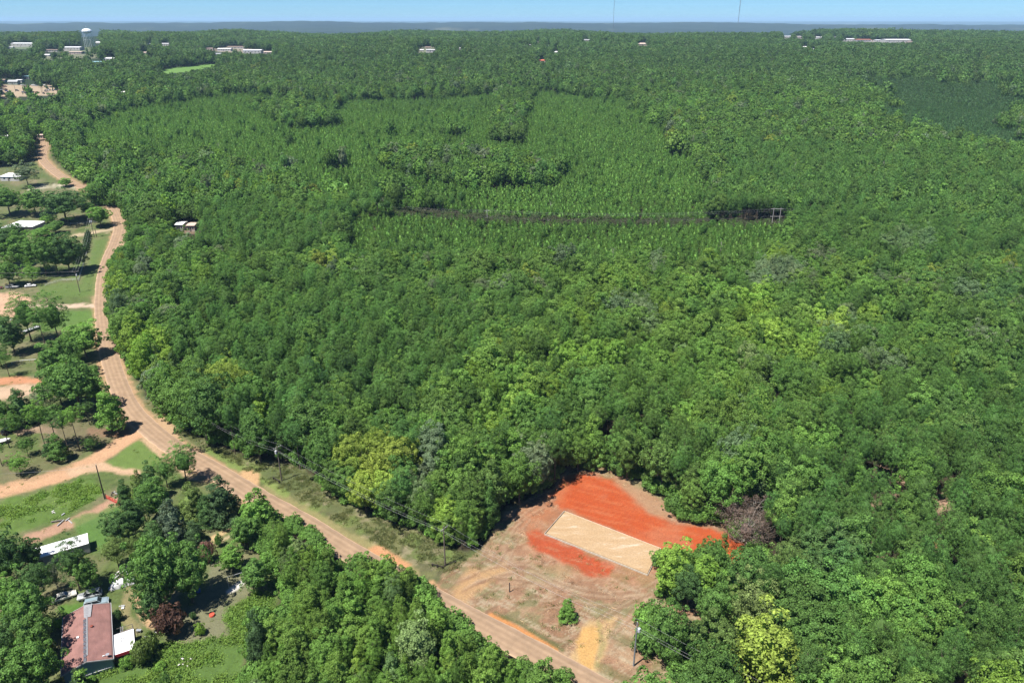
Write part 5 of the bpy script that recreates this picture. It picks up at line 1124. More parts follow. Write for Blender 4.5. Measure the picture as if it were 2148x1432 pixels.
# ---------------------------------------------------------------- utility poles
def make_pole(loc, h, lab, arm=None, trans=0, m=M_WOODPOLE, name='utility_pole', rz=0., r=.17, group='utility poles along the road', lean=(0, 0)):
    e = empty(name, loc, rz, lab, 'pole', group); e.rotation_euler = (lean[0], lean[1], rz)
    mb = MB(); mb.tube((0, 0, -.5), (0, 0, h*.5), r*1.1, r*.9, 8, cap=False); mb.tube((0, 0, h*.5), (0, 0, h), r*.9, r*.68, 8); mb.build('shaft', m, e, smooth=False)
    if arm:
        for k, (z, w) in enumerate(arm):
            mb = MB(); mb.box(-w, w, .10, .24, z, z+.14); mb.tube((-w*.5, .17, z), (0, .12, z-.7), .03, n=4); mb.tube((w*.5, .17, z), (0, .12, z-.7), .03, n=4); a = mb.build('crossarm', M_OLDWOOD, e)
            for s in (-.92, -.45, .45, .92):
                ib = MB(); ib.lathe([(.02, 0), (.07, .04), (.05, .1), (.07, .16), (.02, .22)], 6, c=(s*w, .17, z+.14)); ib.build('insulator', M_TRANS, a)
    else:
        ib = MB(); ib.lathe([(.02, 0), (.06, .05), (.05, .12), (.06, .2), (.02, .26)], 6, c=(0, 0, h)); ib.build('insulator', M_TRANS, e)
    for k in range(trans):
        mb = MB(); a = .5+k*2.1; cx, cy = .42*math.cos(a), -.42*math.sin(a)
        mb.lathe([(.26, 0), (.29, .05), (.29, .85), (.26, .95), (.08, 1.0)], 12, c=(cx, cy, h-2.3)); t = mb.build('transformer', M_TRANS, e)
        b = MB(); b.lathe([(.04, 0), (.07, .08), (.04, .16), (.06, .24)], 6, c=(cx, cy, h-1.3)); b.build('bushing', M_TRANS, t)
        s = MB(); s.box(min(0, cx), max(0, cx), min(0, cy)-.03, max(0, cy)+.03, h-1.9, h-1.8); s.build('bracket', M_STEEL, e)
    return e
def road_dir(p):
    d = np.hypot(ROAD[:, 0]-p.x, ROAD[:, 1]-p.y); i = int(np.clip(np.argmin(d), 1, len(ROAD)-2)); t = ROAD[i+1]-ROAD[i-1]; return math.atan2(t[1], t[0])
POLES = {}
def pole_at(key, bx, by, top, lab, **k):
    p = at(bx, by); h = height_for(p, top); rz = k.pop('rz', road_dir(p)+math.pi/2)
    make_pole(p, h, lab, rz=rz, **k); POLES[key] = (p, h, rz); return p, h
armA = lambda h, w=1.2: [(h-.35, w)]
pole_at('p4', 1329, 1396, 1305, 'grey power pole with one white transformer on the scraped lot', trans=1, m=M_GREYPOLE, arm=None, rz=.4)
pole_at('p3', 934, 1186, 1103, 'power pole at the verge corner with a low timber barrier at its foot', arm=[(10.4, 1.1)])
pole_at('p2', 591, 1008, 935, 'power pole with transformer on the grassy verge above the bare earth bay', arm=[(10.5, 1.2)], trans=1)
pole_at('p1', 437, 936, 867, 'power pole with crossarm on the verge where the road straightens', arm=[(10.3, 1.5)], trans=1)
pole_at('p0', 168, 613, 569, 'power pole with crossarm and transformer on the lawn above the sandy drive', arm=[(9.7, 1.7)], trans=1, rz=0.2)
pole_at('pa', 198, 498, 458, 'tall power pole with a bank of transformers beside the narrow hedge', arm=[(10.5, 1.5)], trans=3, rz=.2)
pole_at('pb', 203, 497, 481, 'short pole standing close behind the transformer pole', rz=0)
pole_at('ps', 220, 1046, 975, 'dark leaning service pole beside the red gate', m=M_DARKPOLE, rz=0)
ph = at(318, 842); make_pole(ph, 10.5, 'power pole half hidden by trees on the outside of the road bend', arm=[(10.2, 1.2)], rz=road_dir(ph)+math.pi/2); POLES['ph'] = (ph, 10.5, road_dir(ph)+math.pi/2)
p5 = Vector((POLES['p4'][0].x+38, POLES['p4'][0].y-26, 0)); POLES['p5'] = (p5, 10.5, .4)
make_pole(p5, 10.5, 'power pole outside the lower right corner past the lime tree', m=M_GREYPOLE, rz=.4)
pw = Vector(at(168, 613)); pw = Vector((pw.x-75, pw.y+4, 0)); POLES['pw'] = (pw, 10, .2)
make_pole(pw, 10, 'power pole outside the left frame edge beyond the parked cars', rz=.2, arm=[(9.7, 1.7)])
def wire(a, b, sag, r=.018, lab='', group='overhead wires', name='power_line', parent=None):
    a, b = Vector(a), Vector(b); n = 14; mb = MB(); P = []
    for i in range(n+1):
        t = i/n; p = a.lerp(b, t); p.z -= 4*sag*t*(1-t); P.append(p)
    for i in range(n): mb.tube(P[i], P[i+1], r, n=3, cap=False)
    o = mb.build(name, M_WIRE, parent); tag(o, lab, 'power line', group); return o
def armpt(key, s, z=0.0, single=False):
    p, h, rz = POLES[key]; w = 1.1*s
    return Vector((p.x+math.cos(rz)*w, p.y+math.sin(rz)*w, p.z+h-z))
SP = [('p1', 'p2', 'between the two verge poles nearest the bend'), ('p2', 'p3', 'along the verge wood edge'), ('p3', 'p4', 'crossing over the scraped lot'), ('p4', 'p5', 'in front of the lime tree at the bottom right'), ('ph', 'p1', 'above the wood at the road bend'),
      ('pw', 'p0', 'crossing above the parked cars at the left')]
for a, b, w in SP:
    for s, z, q in ((-1, .1, 'outer upper'), (1, .1, 'inner upper'), (0, 1.7, 'lower neutral')):
        wire(armpt(a, s, z), armpt(b, s, z), 1.0 if z < 1 else 1.3, .011 if z < 1 else .016, f'{q} wire of the span {w}', f'wires {w}')
for s in (-1, 0, 1): wire(armpt('p0', s, .1), armpt('pa', s, .1), 1.2, .02, f'{["left","middle","right"][s+1]} wire up the lawn strip between the two transformer poles', 'wires over the lawn strip')
q = at(-20, 1034); wire((POLES['ps'][0].x, POLES['ps'][0].y, 10), (q.x-30, q.y-2, 8), 1.6, .02, 'service wire from the dark pole out over the dirt lane', 'service wires')

# ---------------------------------------------------------------- transmission line across the wood
def hframe(bx, by, top, lab, H_=False):
    p = at(bx, by); h = height_for(p, top); e = empty('transmission_pole', p, 0, lab, 'pole', 'transmission poles in the wood corridor')
    mm = mat('pale_pole', (.48, .45, .42), .8, var=.15)
    for s in ((-2.0, 2.0) if H_ else (0,)):
        mb = MB(); mb.tube((s, 0, -.5), (s, 0, h), .17, .12, 8); mb.build('shaft', mm, e)
    for z, w in (((h-.8, 3.6), (h-5.2, 3.6)) if H_ else ((h-1.0, 1.5),)):
        mb = MB(); mb.box(-w, w, .2, .36, z, z+.16); mb.build('crossarm', mm, e)
    return p, h
T1 = hframe(1022, 468, 439, 'single pale transmission pole in the dark corridor through the pines')
T2 = hframe(1625, 479, 436, 'double pale transmission frame at the right part of the corridor', True)
T0 = hframe(700, 437, 408, 'transmission pole hidden among trees at the left end of the corridor'); T3 = hframe(2200, 455, 415, 'transmission frame beyond the right frame edge', True)
for (A, B, w) in ((T0, T1, 'left'), (T1, T2, 'middle'), (T2, T3, 'right')):
    for k, (dy, dz) in enumerate(((-2.6, 1.0), (0, .8), (2.6, 1.0), (0, 4.6))):
        wire((A[0].x, A[0].y+dy, A[0].z+A[1]-dz), (B[0].x, B[0].y+dy, B[0].z+B[1]-dz), 2.6, .018, f'{["near","centre","far","lowest"][k]} conductor of the {w} span along the dark corridor', f'conductors of the {w} corridor span', 'conductor')

# ---------------------------------------------------------------- small timber and gate things
def post_thing(bx, by, h, r, lab, m=M_DARKPOLE, name='post', cat='post'):
    p = at(bx, by); mb = MB(); mb.tube((0, 0, -.3), (0, 0, h), r, r*.9, 7); mb.tube((0, 0, h), (0, 0, h+.05), r*.75, r*.4, 7)
    o = mb.build(name, m); o.location = p; tag(o, lab, cat); return o
post_thing(1069, 1241, 2.6, .13, 'short black post standing alone on the scraped lot')
post_thing(159, 1096, 0, .1, 'x') if False else None
def barrier(a, b, posts, lab, h=.75):
    A, B = at(*a), at(*b); e = empty('timber_barrier', A, math.atan2(B.y-A.y, B.x-A.x), lab, 'barrier', 'low timber barriers by the poles'); L = (B-A).length
    for k in range(posts):
        mb = MB(); x = L*k/(posts-1); mb.box(x-.13, x+.13, -.13, .13, -.2, h*(1+.25*(k % 2))); mb.build('post', M_DARKPOLE, e)
    mb = MB(); mb.box(-.2, L+.2, .135, .24, h*.45, h*.75); mb.build('rail', M_DARKPOLE, e)
barrier((907, 1187), (928, 1192), 3, 'low dark timber barrier at the foot of the verge corner pole'); barrier((933, 1187), (955, 1180), 2, 'dark log barrier right of the verge corner pole', .4)
barrier((574, 1005), (586, 1013), 2, 'low dark timber barrier beside the pole above the earth bay')
def gate():
    A, B = at(224, 1046), at(252, 1060); L = (B-A).length; e = empty('farm_gate', A, math.atan2(B.y-A.y, B.x-A.x), 'red tubular farm gate across the narrow dirt lane', 'gate')
    for z in (.25, .5, .75, 1.0, 1.3):
        mb = MB(); mb.tube((0, 0, z), (L, 0, z), .045, n=6); mb.build('rail', M_REDP, e)
    for x in (0, L*.25, L*.5, L*.75, L):
        mb = MB(); mb.tube((x, 0, .2), (x, 0, 1.35), .04, n=6); mb.build('upright', M_REDP, e)
    for x in (-.2, L+.2):
        mb = MB(); mb.tube((x, 0, -.3), (x, 0, 1.6), .1, n=7); mb.build('post', M_DARKPOLE, e)
gate()
p = at(239, 905); post_thing(246, 907, 2.2, .06, 'thin grey sign post at the foot of the lone sweetgum', M_STEEL)

# ---------------------------------------------------------------- vehicles
def car_proto(kind, paint, name, lab, group=None):
    e = empty(name, (0, 0, 0), 0, lab, 'car' if kind != 'pickup' else 'pickup', group); L, W = (4.7, 1.8) if kind == 'sedan' else ((4.8, 1.88) if kind == 'suv' else (5.6, 1.95))
    hw = W/2
    low = {'sedan': [(-2.35, .45), (-2.33, .80), (-2.2, .95), (-1.55, 1.0), (1.05, .96), (2.0, .82), (2.3, .68), (2.35, .42)],
           'suv': [(-2.4, .5), (-2.4, .98), (-2.3, 1.08), (-1.2, 1.08), (1.0, 1.05), (2.1, .95), (2.36, .8), (2.4, .48)],
           'pickup': [(-2.8, .55), (-2.8, 1.05), (-.6, 1.1), (1.2, 1.1), (2.5, 1.02), (2.76, .9), (2.8, .5)]}[kind]
    st = []; xs = np.linspace(low[0][0], low[-1][0], 25)
    lx = [q[0] for q in low]; lz = [q[1] for q in low]
    lx2 = [low[0][0]-.001]+lx[1:-1]+[low[-1][0]+.001]
    V = []; n = 25; sec = 10
    for i, x in enumerate(xs):
        zt = float(np.interp(x, lx[1:-1], lz[1:-1])); e_ = min(1, (x-xs[0])/.35, (xs[-1]-x)/.35); e_ = max(0, e_); w = hw*(.80+.20*math.sqrt(e_)); zb = .28+(1-e_)*.12
        prof = [(-.86, zb), (-1, zb+.16), (-1.0, zt*.62), (-.96, zt-.12), (-.84, zt-.01), (.84, zt-.01), (.96, zt-.12), (1.0, zt*.62), (1, zb+.16), (.86, zb)]
        V += [(x, w*a, b+(.035*(1-(a/.9)**2) if b > zt-.05 else 0)) for a, b in prof]
    i = (np.arange(n-1)[:, None]*sec+np.arange(sec)[None]).ravel(); j = (np.arange(n-1)[:, None]*sec+(np.arange(sec)[None]+1) % sec).ravel()
    Fq = np.stack([i, i+sec, j+sec, j], 1)[:, ::-1]; caps = [np.arange(sec)[None], (np.arange(sec)[::-1]+(n-1)*sec)[None]]
    me = mesh_np('body', np.array(V, float), [Fq]+caps, [paint], smooth=True); o = bpy.data.objects.new('body', me); C.objects.link(o); o.parent = e; body = o
    cab = {'sedan': [(-1.85, .97, -1.15, 1.42), (.95, .95, .15, 1.42)], 'suv': [(-2.28, 1.06, -2.0, 1.66), (1.1, 1.04, .35, 1.66)], 'pickup': [(-.55, 1.08, -.4, 1.74), (1.45, 1.08, .65, 1.74)]}[kind]
    (xb0, zb0, xt0, zt0), (xb1, zb1, xt1, zt1) = cab
    wb, wt = hw*.88, hw*.70
    P = [(xb0, -wb, zb0-.03), (xb1, -wb, zb1-.03), (xb1, wb, zb1-.03), (xb0, wb, zb0-.03), (xt0, -wt, zt0), (xt1, -wt, zt1), (xt1, wt, zt1), (xt0, wt, zt0)]
    mb = MB(); mb.add(P, [(0, 1, 5, 4), (1, 2, 6, 5), (2, 3, 7, 6), (3, 0, 4, 7)]); mb.build('pillars', paint, e)
    mb = MB(); z = zt0; k = 1.0
    mb.add([(xt0-.05, -wt, z), (xt1+.05, -wt, z), (xt1+.05, wt, z), (xt0-.05, wt, z), (xt0+.1, -wt*.86, z+.055), (xt1-.1, -wt*.86, z+.055), (xt1-.1, wt*.86, z+.055), (xt0+.1, wt*.86, z+.055)], [(0, 3, 2, 1), (4, 5, 6, 7), (0, 1, 5, 4), (1, 2, 6, 5), (2, 3, 7, 6), (3, 0, 4, 7)]); mb.build('roof', paint, e)
    def pane(nm, a, b, c, d, off):
        a, b, c, d = map(Vector, (a, b, c, d)); m_ = (a+b+c+d)/4; off = Vector(off); q = [m_+(p-m_)*.86+off for p in (a, b, c, d)]; mb = MB(); mb.add(q, [(0, 1, 2, 3)]); mb.build(nm, M_GLASS, e)
    v = [Vector(p) for p in P]
    pane('windscreen', v[1], v[2], v[6], v[5], (.012, 0, .008)); pane('rear_window', v[3], v[0], v[4], v[7], (-.012, 0, .008))
    for s, (a, b, c, d) in ((-1, (0, 1, 5, 4)), (1, (2, 3, 7, 6))):
        A, B, Cc, Dd = v[a], v[b], v[c], v[d]; m1, m2 = (A+B)/2, (Cc+Dd)/2
        pane('side_window', A, m1, m2, Dd, (0, s*.012, .004)); pane('side_window', m1, B, Cc, m2, (0, s*.012, .004))
    wx = (-1.42, 1.42) if kind != 'pickup' else (-1.75, 1.75)
    for x in wx:
        for s in (-1, 1):
            mb = MB(); mb.tube((x, s*(hw-.22), .33), (x, s*(hw+.015), .33), .335, n=14); w = mb.build('wheel', M_TYRE, e)
            mb = MB(); mb.tube((x, s*(hw+.005), .33), (x, s*(hw+.03), .33), .2, n=10); mb.build('rim', M_RIM, w)
    for s in (-1, 1):
        mb = MB(); mb.box(low[-1][0]-.06, low[-1][0]+.012, s*hw*.62-.18, s*hw*.62+.18, .60, .74); mb.build('headlight', M_LAMP, e)
        mb = MB(); mb.box(low[0][0]-.012, low[0][0]+.06, s*hw*.66-.14, s*hw*.66+.14, .66, .82); mb.build('tail_light', M_TAIL, e)
    if kind == 'pickup':
        mb = MB(); mb.box(-2.65, -.7, -hw*.8, hw*.8, 1.085, 1.098); mb.build('bed_floor', mat('dark_bed', (.04, .04, .04), .8), e)
        for s in (-1, 1):
            mb = MB(); mb.box(-2.75, -.6, s*hw*.88-.05, s*hw*.88+.05, 1.06, 1.32); mb.build('bed_side', paint, e)
        mb = MB(); mb.box(-2.79, -2.7, -hw*.85, hw*.85, 1.0, 1.32); mb.build('tailgate', paint, e)
    if kind == 'suv':
        for s in (-1, 1):
            mb = MB(); mb.box(-1.8, .2, s*.6-.02, s*.6+.02, 1.74, 1.78); mb.build('roof_rail', M_TYRE, e)
    return e
def place(e, a, b, flip=False):
    A, B = at(*a), at(*b); m = (A+B)/2; m.z = gz(m.x, m.y)+.03; e.location = m; e.rotation_euler = (0, 0, math.atan2(B.y-A.y, B.x-A.x)+(math.pi if flip else 0))
PC = lambda n, c, r=.3: mat(n, c, r, .0, var=.04, scale=.5, spec=.5)
sedan = car_proto('sedan', PC('cream_paint', (.62, .60, .54)), 'parked_car', 'cream sedan parked under the trees beyond the red roof, leftmost of the row', 'cars parked behind the red roofed house'); place(sedan, (114, 1263), (157, 1247))
suv = car_proto('suv', PC('silver_paint', (.40, .42, .43)), 'parked_car', 'silver estate car with dark roof rails parked beside the cream sedan', 'cars parked behind the red roofed house'); place(suv, (163, 1258), (216, 1246), True)
van = car_proto('suv', PC('blue_grey_paint', (.22, .29, .33)), 'parked_car', 'blue-grey car parked close behind the red roofed house, partly hidden by the roof', 'cars parked behind the red roofed house'); place(van, (178, 1274), (229, 1262))
pk = car_proto('pickup', PC('grey_paint', (.30, .31, .32)), 'pickup_truck', 'grey pickup truck parked on the lawn at the left edge', 'vehicles on the lawn at the left edge'); place(pk, (12, 605), (42, 603))
wc = car_proto('sedan', PC('white_paint', (.75, .75, .75)), 'parked_car', 'white car parked beside the grey pickup on the lawn', 'vehicles on the lawn at the left edge'); place(wc, (51, 603), (78, 600))
dk = car_proto('suv', PC('black_paint', (.03, .03, .035)), 'parked_car', 'dark vehicle under the trees near the white boat'); place(dk, (10, 912), (30, 900))
dk2 = car_proto('sedan', PC('dark_red_paint', (.10, .03, .03)), 'parked_car', 'dark red car at the frame edge left of the grey pickup', 'vehicles on the lawn at the left edge'); place(dk2, (-18, 607), (8, 605))

# a car under a white tarpaulin
def tarp_car():
    A, B = at(237, 1232), at(279, 1219); m = (A+B)/2; n1, n2 = 34, 18; V = []
    for i in range(n1+1):
        for j in range(n2+1):
            s, t = i/n1*2-1, j/n2*2-1; x, y = s*2.5, t*1.08
            ex = max(0, 1-max(abs(s), abs(t))**8); hx = .95+.42*math.exp(-((s+.1)/.42)**2)*(1-abs(t)**3*.5)
            z = hx*ex**.5 + .07*math.sin(x*7+3*y)*ex + .06*(float(fbm(x*2.2, y*2.2, 4))-.5)
            V.append((x*(1+.03*math.sin(t*9)), y*(1+.05*math.sin(s*14)), max(.03, z)))
    k = n2+1; i = (np.arange(n1)[:, None]*k+np.arange(n2)[None]).ravel()
    me = mesh_np('covered_car', np.array(V, float), np.stack([i, i+k, i+k+1, i+1], 1), [mat('tarpaulin', (.62, .62, .63), .6, var=.08)], smooth=True)
    o = bpy.data.objects.new('covered_car', me); C.objects.link(o); o.location = m; o.rotation_euler = (0, 0, math.atan2(B.y-A.y, B.x-A.x)); tag(o, 'car wrapped in a wrinkled white tarpaulin beside the big yard oak', 'covered car')
tarp_car()

# ---------------------------------------------------------------- the red roofed house
def house():
    ze, zr = 2.75, 4.15
    SE, NE, NW, SW = at(239, 1380, ze), at(232, 1264, ze), at(129, 1295, ze), at(130, 1417, ze)
    wv = ((SE-SW)+(NE-NW))/2; W = wv.length; a = math.atan2(wv.y, wv.x); L = (((NE-SE).length)+((NW-SW).length))/2; cc = (SE+NE+NW+SW)/4
    e = empty('red_roofed_house', (cc.x, cc.y, 0), a, 'low house with a faded red shingle roof and blue-grey siding', 'house')
    print('house', W, L)
    w, l = W/2, L/2; iw, il = w-.35, l-.3
    # siding boards: each wall of lapped boards
    def wall(nm, p0, p1, gable=False):
        p0, p1 = Vector((p0[0], p0[1], 0)), Vector((p1[0], p1[1], 0)); d = p1-p0; L_ = d.length; d.normalize(); n_ = Vector((d.y, -d.x, 0))
        mb = MB(); q = [p0, p1, p1-n_*.12, p0-n_*.12]; zt = ze-.1
        vs_ = [(v.x, v.y, z) for z in (0, zt) for v in q]; mb.add(vs_, [(0, 3, 2, 1), (4, 5, 6, 7), (0, 1, 5, 4), (1, 2, 6, 5), (2, 3, 7, 6), (3, 0, 4, 7)])
        if gable:
            c = (p0+p1)/2; mb.add([(p0.x, p0.y, zt), (p1.x, p1.y, zt), (c.x, c.y, zr-.12), (p0.x-n_.x*.12, p0.y-n_.y*.12, zt), (p1.x-n_.x*.12, p1.y-n_.y*.12, zt), (c.x-n_.x*.12, c.y-n_.y*.12, zr-.12)], [(0, 1, 2), (5, 4, 3), (1, 4, 5, 2), (2, 5, 3, 0)])
        o = mb.build(nm, M_TEAL, e); k = 0; z = .25
        while z < (zr-.35 if gable else zt-.1):
            x0, x1 = 0, L_
            if gable and z > zt: f_ = (z+.1-zt)/(zr-.12-zt)*.5; x0, x1 = L_*f_, L_*(1-f_)
            if x1-x0 > .4:
                A = p0+d*x0; B = p0+d*x1; mb = MB(); zz = (z, z+.30); mb.add([(A.x+n_.x*.035, A.y+n_.y*.035, zz[0]), (B.x+n_.x*.035, B.y+n_.y*.035, zz[0]), (B.x+n_.x*.008, B.y+n_.y*.008, zz[1]), (A.x+n_.x*.008, A.y+n_.y*.008, zz[1]), (A.x+n_.x*.004, A.y+n_.y*.004, zz[0]), (B.x+n_.x*.004, B.y+n_.y*.004, zz[0])], [(0, 1, 2, 3), (0, 4, 5, 1)]); mb.build('plank', M_TEAL, o)
            z += .31
        return o
    wall('wall', (-iw, -il), (iw, -il), True); wall('wall', (iw, il), (-iw, il), True); ew = wall('wall', (iw, -il), (iw, il)); wall('wall', (-iw, il), (-iw, -il))
    mb = MB(); mb.box(-iw-.05, iw+.05, -il-.05, il+.05, -.4, .22); mb.build('foundation', mat('block_skirt', (.42, .42, .42), .9), e)
    mb = MB(); mb.box(-iw+.6, iw-.3, -il-.16, -il-.06, .78, .9); mb.build('ledge', M_WHITE, e)
    rm = bpy.data.materials.new('red_shingles'); rm.use_nodes = True; nt = rm.node_tree; n = nt.nodes; lk = nt.links; b = n['Principled BSDF']; b.inputs['Roughness'].default_value = .92
    tc = n.new('ShaderNodeTexCoord'); br = n.new('ShaderNodeTexBrick'); br.inputs['Scale'].default_value = 1; br.inputs['Brick Width'].default_value = .9; br.inputs['Row Height'].default_value = .16; br.inputs['Mortar Size'].default_value = .012
    br.inputs['Color1'].default_value = (.185, .095, .082, 1); br.inputs['Color2'].default_value = (.16, .080, .070, 1); br.inputs['Mortar'].default_value = (.13, .055, .05, 1)
    mp = n.new('ShaderNodeMapping'); mp.inputs['Rotation'].default_value = (0, 0, math.pi/2); lk.new(tc.outputs['Object'], mp.inputs[0]); lk.new(mp.outputs[0], br.inputs['Vector'])
    no = n.new('ShaderNodeTexNoise'); no.inputs['Scale'].default_value = .55; no.inputs['Detail'].default_value = 7; lk.new(tc.outputs['Object'], no.inputs['Vector'])
    mr = n.new('ShaderNodeMapRange'); mr.inputs['From Min'].default_value = .3; mr.inputs['From Max'].default_value = .7; mr.inputs['To Min'].default_value = .82; mr.inputs['To Max'].default_value = 1.22; lk.new(no.outputs['Fac'], mr.inputs['Value'])
    vm = n.new('ShaderNodeVectorMath'); vm.operation = 'SCALE'; lk.new(br.outputs['Color'], vm.inputs[0]); lk.new(mr.outputs['Result'], vm.inputs['Scale']); lk.new(vm.outputs[0], b.inputs['Base Color'])
    for s in (-1, 1):
        V = []; nx, ny = 10, 22
        for i in range(nx+1):
            for j in range(ny+1):
                x = s*w*i/nx; y = -l+2*l*j/ny; z = zr-(zr-ze)*i/nx + (float(fbm(x*.5+4, y*.45, 33))-.5)*.10*min(1, i/2)
                V.append((x, y, z))
        k = ny+1; i = (np.arange(nx)[:, None]*k+np.arange(ny)[None]).ravel(); T = np.stack([i, i+k, i+k+1, i+1], 1); T = T if s > 0 else T[:, ::-1]
        m0 = len(V); VB = [(x, y, z-.10) for x, y, z in V]; TB = T[:, ::-1]+m0
        rim = [j for j in range(k)]+[i_*k+ny for i_ in range(1, nx+1)]+[nx*k+j for j in range(ny-1, -1, -1)]+[i_*k for i_ in range(nx-1, 0, -1)]
        S = np.array([(rim[q_], rim[(q_+1) % len(rim)], rim[(q_+1) % len(rim)]+m0, rim[q_]+m0) for q_ in range(len(rim))])
        me = mesh_np('roof_slope', np.array(V+VB, float), [T, TB, S], [rm]); o = bpy.data.objects.new('roof_slope', me); C.objects.link(o); o.parent = e
        mb = MB(); mb.box(s*w-.03 if s > 0 else -w-.05, s*w+.05 if s > 0 else -w+.03, -l, l, ze-.20, ze+.035); mb.build('fascia', mat('eave_trim', (.42, .44, .45), .6), e)
        for yy in (-l, l):
            mb = MB(); y0, y1 = (yy-.06, yy+.0) if yy < 0 else (yy, yy+.06); mb.add([(0, y0, zr-.22), (s*w, y0, ze-.22), (s*w, y0, ze+.03), (0, y0, zr+.03), (0, y1, zr-.22), (s*w, y1, ze-.22), (s*w, y1, ze+.03), (0, y1, zr+.03)], [(0, 1, 2, 3), (7, 6, 5, 4), (0, 4, 5, 1), (2, 6, 7, 3), (1, 5, 6, 2)]); mb.build('barge_board', mat('eave_trim', (.42, .44, .45), .6), e)
    # ridge strip: dark cap pieces with a grey patch at the far end
    rc = mat('ridge_cap_dark', (.085, .09, .11), .85, var=.3, scale=2); rg = mat('ridge_patch_grey', (.27, .27, .285), .85, var=.15)
    nseg = 11; z = zr+.035
    for i in range(nseg):
        y0 = -l+.1+i*(2*l*.74)/nseg; mb = MB(); y1 = y0+(2*l*.74)/nseg-.18
        mb.add([(-.42, y0, z-.02), (0, y0, z+.05), (.12, y0, z+.03), (.12, y1, z+.03), (0, y1, z+.05), (-.42, y1, z-.02)], [(0, 1, 4, 5), (1, 2, 3, 4)]); mb.build('ridge_cap', rc, e)
    mb = MB(); mb.add([(.0, -l*.8, z+.045), (.34, -l*.8, z-.05), (.34, l*.9, z-.05), (.0, l*.9, z+.045)], [(0, 1, 2, 3)]); mb.build('ridge_flashing', rg, e)
    mb = MB(); mb.add([(-.3, l*.52, z+.02), (.9, l*.52, z-.13), (1.2, l-.1, z-.19), (-.35, l-.1, z+.02)], [(0, 1, 2, 3)]); mb.add([(-.3, l*.52, z-.1), (.0, l*.52, z-.04), (.9, l*.52, z-.13)], [(0, 1, 2)]); mb.build('ridge_patch', rg, e)
    def roofz(x): return zr-(zr-ze)*abs(x)/w
    mb = MB(); mb.box(-1.65, -1.2, -.7, -.25, roofz(-1.4)-.15, roofz(-1.4)+.28); mb.build('roof_vent', M_WHITE, e, bevel=.04)
    mb = MB(); mb.lathe([(.28, 0), (.26, .12), (.2, .16), (.2, .22), (.30, .26), (.30, .30), (.05, .38)], 14, c=(1.0, 1.4, roofz(1.0)-.05)); mb.build('roof_vent', mat('rust_ring', (.20, .05, .035), .8), e)
    mb = MB(); mb.tube((-3.6, -l+1.6, roofz(3.6)-.1), (-3.6, -l+1.6, roofz(3.6)+.35), .05, n=8); mb.build('vent_pipe', M_WHITE, e)
    mb = MB(); x, y = w-.9, -l+.7; mb.tube((x, y, roofz(x)-.05), (x, y, roofz(x)+.5), .03, n=6); mb.lathe([(.03, 0), (.2, .03), (.33, .1), (.35, .13)], 14, c=(x, y, roofz(x)+.5)); mb.build('satellite_dish', M_STEEL, e)
    mb = MB(); mb.box(x-.9, x-.5, y+.1, y+.25, roofz(x-.7)+.0, roofz(x-.7)+.25); mb.tube((x-.7, y+.1, roofz(x-.7)), (x-.5, y+.5, roofz(x)+.3), .025, n=5); mb.build('antenna_bracket', M_WHITE, e)
    for yy in (-l*.55, l*.62):
        f = MB(); f.box(iw-.02, iw+.07, yy-.6, yy+.6, 1.0, 2.2); fo = f.build('window', M_WHITE, e); g = MB(); g.box(iw+.05, iw+.09, yy-.5, yy+.5, 1.1, 2.1); g.build('pane', M_GLASS, fo)
    f = MB(); f.box(iw-.02, iw+.08, 1.2, 2.2, .3, 2.4); d = f.build('door', M_WALLW, e); h = MB(); h.box(iw+.08, iw+.12, 2.0, 2.06, 1.25, 1.35); h.build('handle', M_STEEL, d)
    # porch on the east side with a white flat roof and red edge
    P = [at(238.6, 1330, 2.35), at(280.4, 1320, 2.35), at(284, 1361, 2.35), at(240.5, 1372, 2.35)]
    M_ = Matrix.Rotation(-a, 4, 'Z') @ Matrix.Translation((-cc.x, -cc.y, 0)); q = [M_ @ Vector((p.x, p.y, 0)) for p in P]
    x0 = iw+.06; x1 = (q[1].x+q[2].x)/2; y1 = (q[0].y+q[1].y)/2; y0 = (q[2].y+q[3].y)/2
    po = empty('porch', (cc.x, cc.y, 0), a, 'side porch of the red roofed house with white flat roof and red edge', 'porch')
    mb = MB(); mb.box(x0, x1, y0, y1, 2.28, 2.42); mb.build('roof_deck', mat('white_roof_sheet', (.82, .82, .82), .6, var=.05, scale=.6), po, bevel=.02)
    ns = 6
    for i in range(ns):
        yy = y0+(y1-y0)*(i+1)/(ns+1); s_ = MB(); s_.box(x0+.05, x1-.05, yy-.02, yy+.02, 2.421, 2.436); s_.build('seam', mat('seam_grey', (.6, .6, .6), .6), po)
    mb = MB(); mb.box(x0, x1+.02, y0-.07, y0-.004, 1.75, 2.44); mb.build('valance', mat('crimson_board', (.46, .035, .06), .6, var=.1), po)
    for xx in (x0+.15, (x0+x1)/2, x1-.15):
        for yy in (y0+.15, y1-.15):
            mb = MB(); mb.box(xx-.06, xx+.06, yy-.06, yy+.06, -.1, 2.275); mb.build('post', M_BOARD, po)
    mb = MB(); mb.box(x0, x1, y0+.05, y1-.05, .35, .45); mb.build('floor', M_OLDWOOD, po)
    # open deck beyond the porch
    de = empty('deck', (cc.x, cc.y, 0), a, 'small open timber deck with railing behind the white porch roof', 'deck'); yb = y1+.1; yt = y1+2.6; xe = x1-.3
    k = 0; yy = yb
    while yy < yt:
        mb = MB(); mb.box(x0+.02, xe, yy, yy+.19, .55, .6); mb.build('plank', M_OLDWOOD, de); yy += .21
    for xx in (x0+.1, (x0+xe)/2, xe):
        mb = MB(); mb.box(xx-.05, xx+.05, yt-.05, yt+.05, -.1, 1.6); mb.build('post', M_OLDWOOD, de)
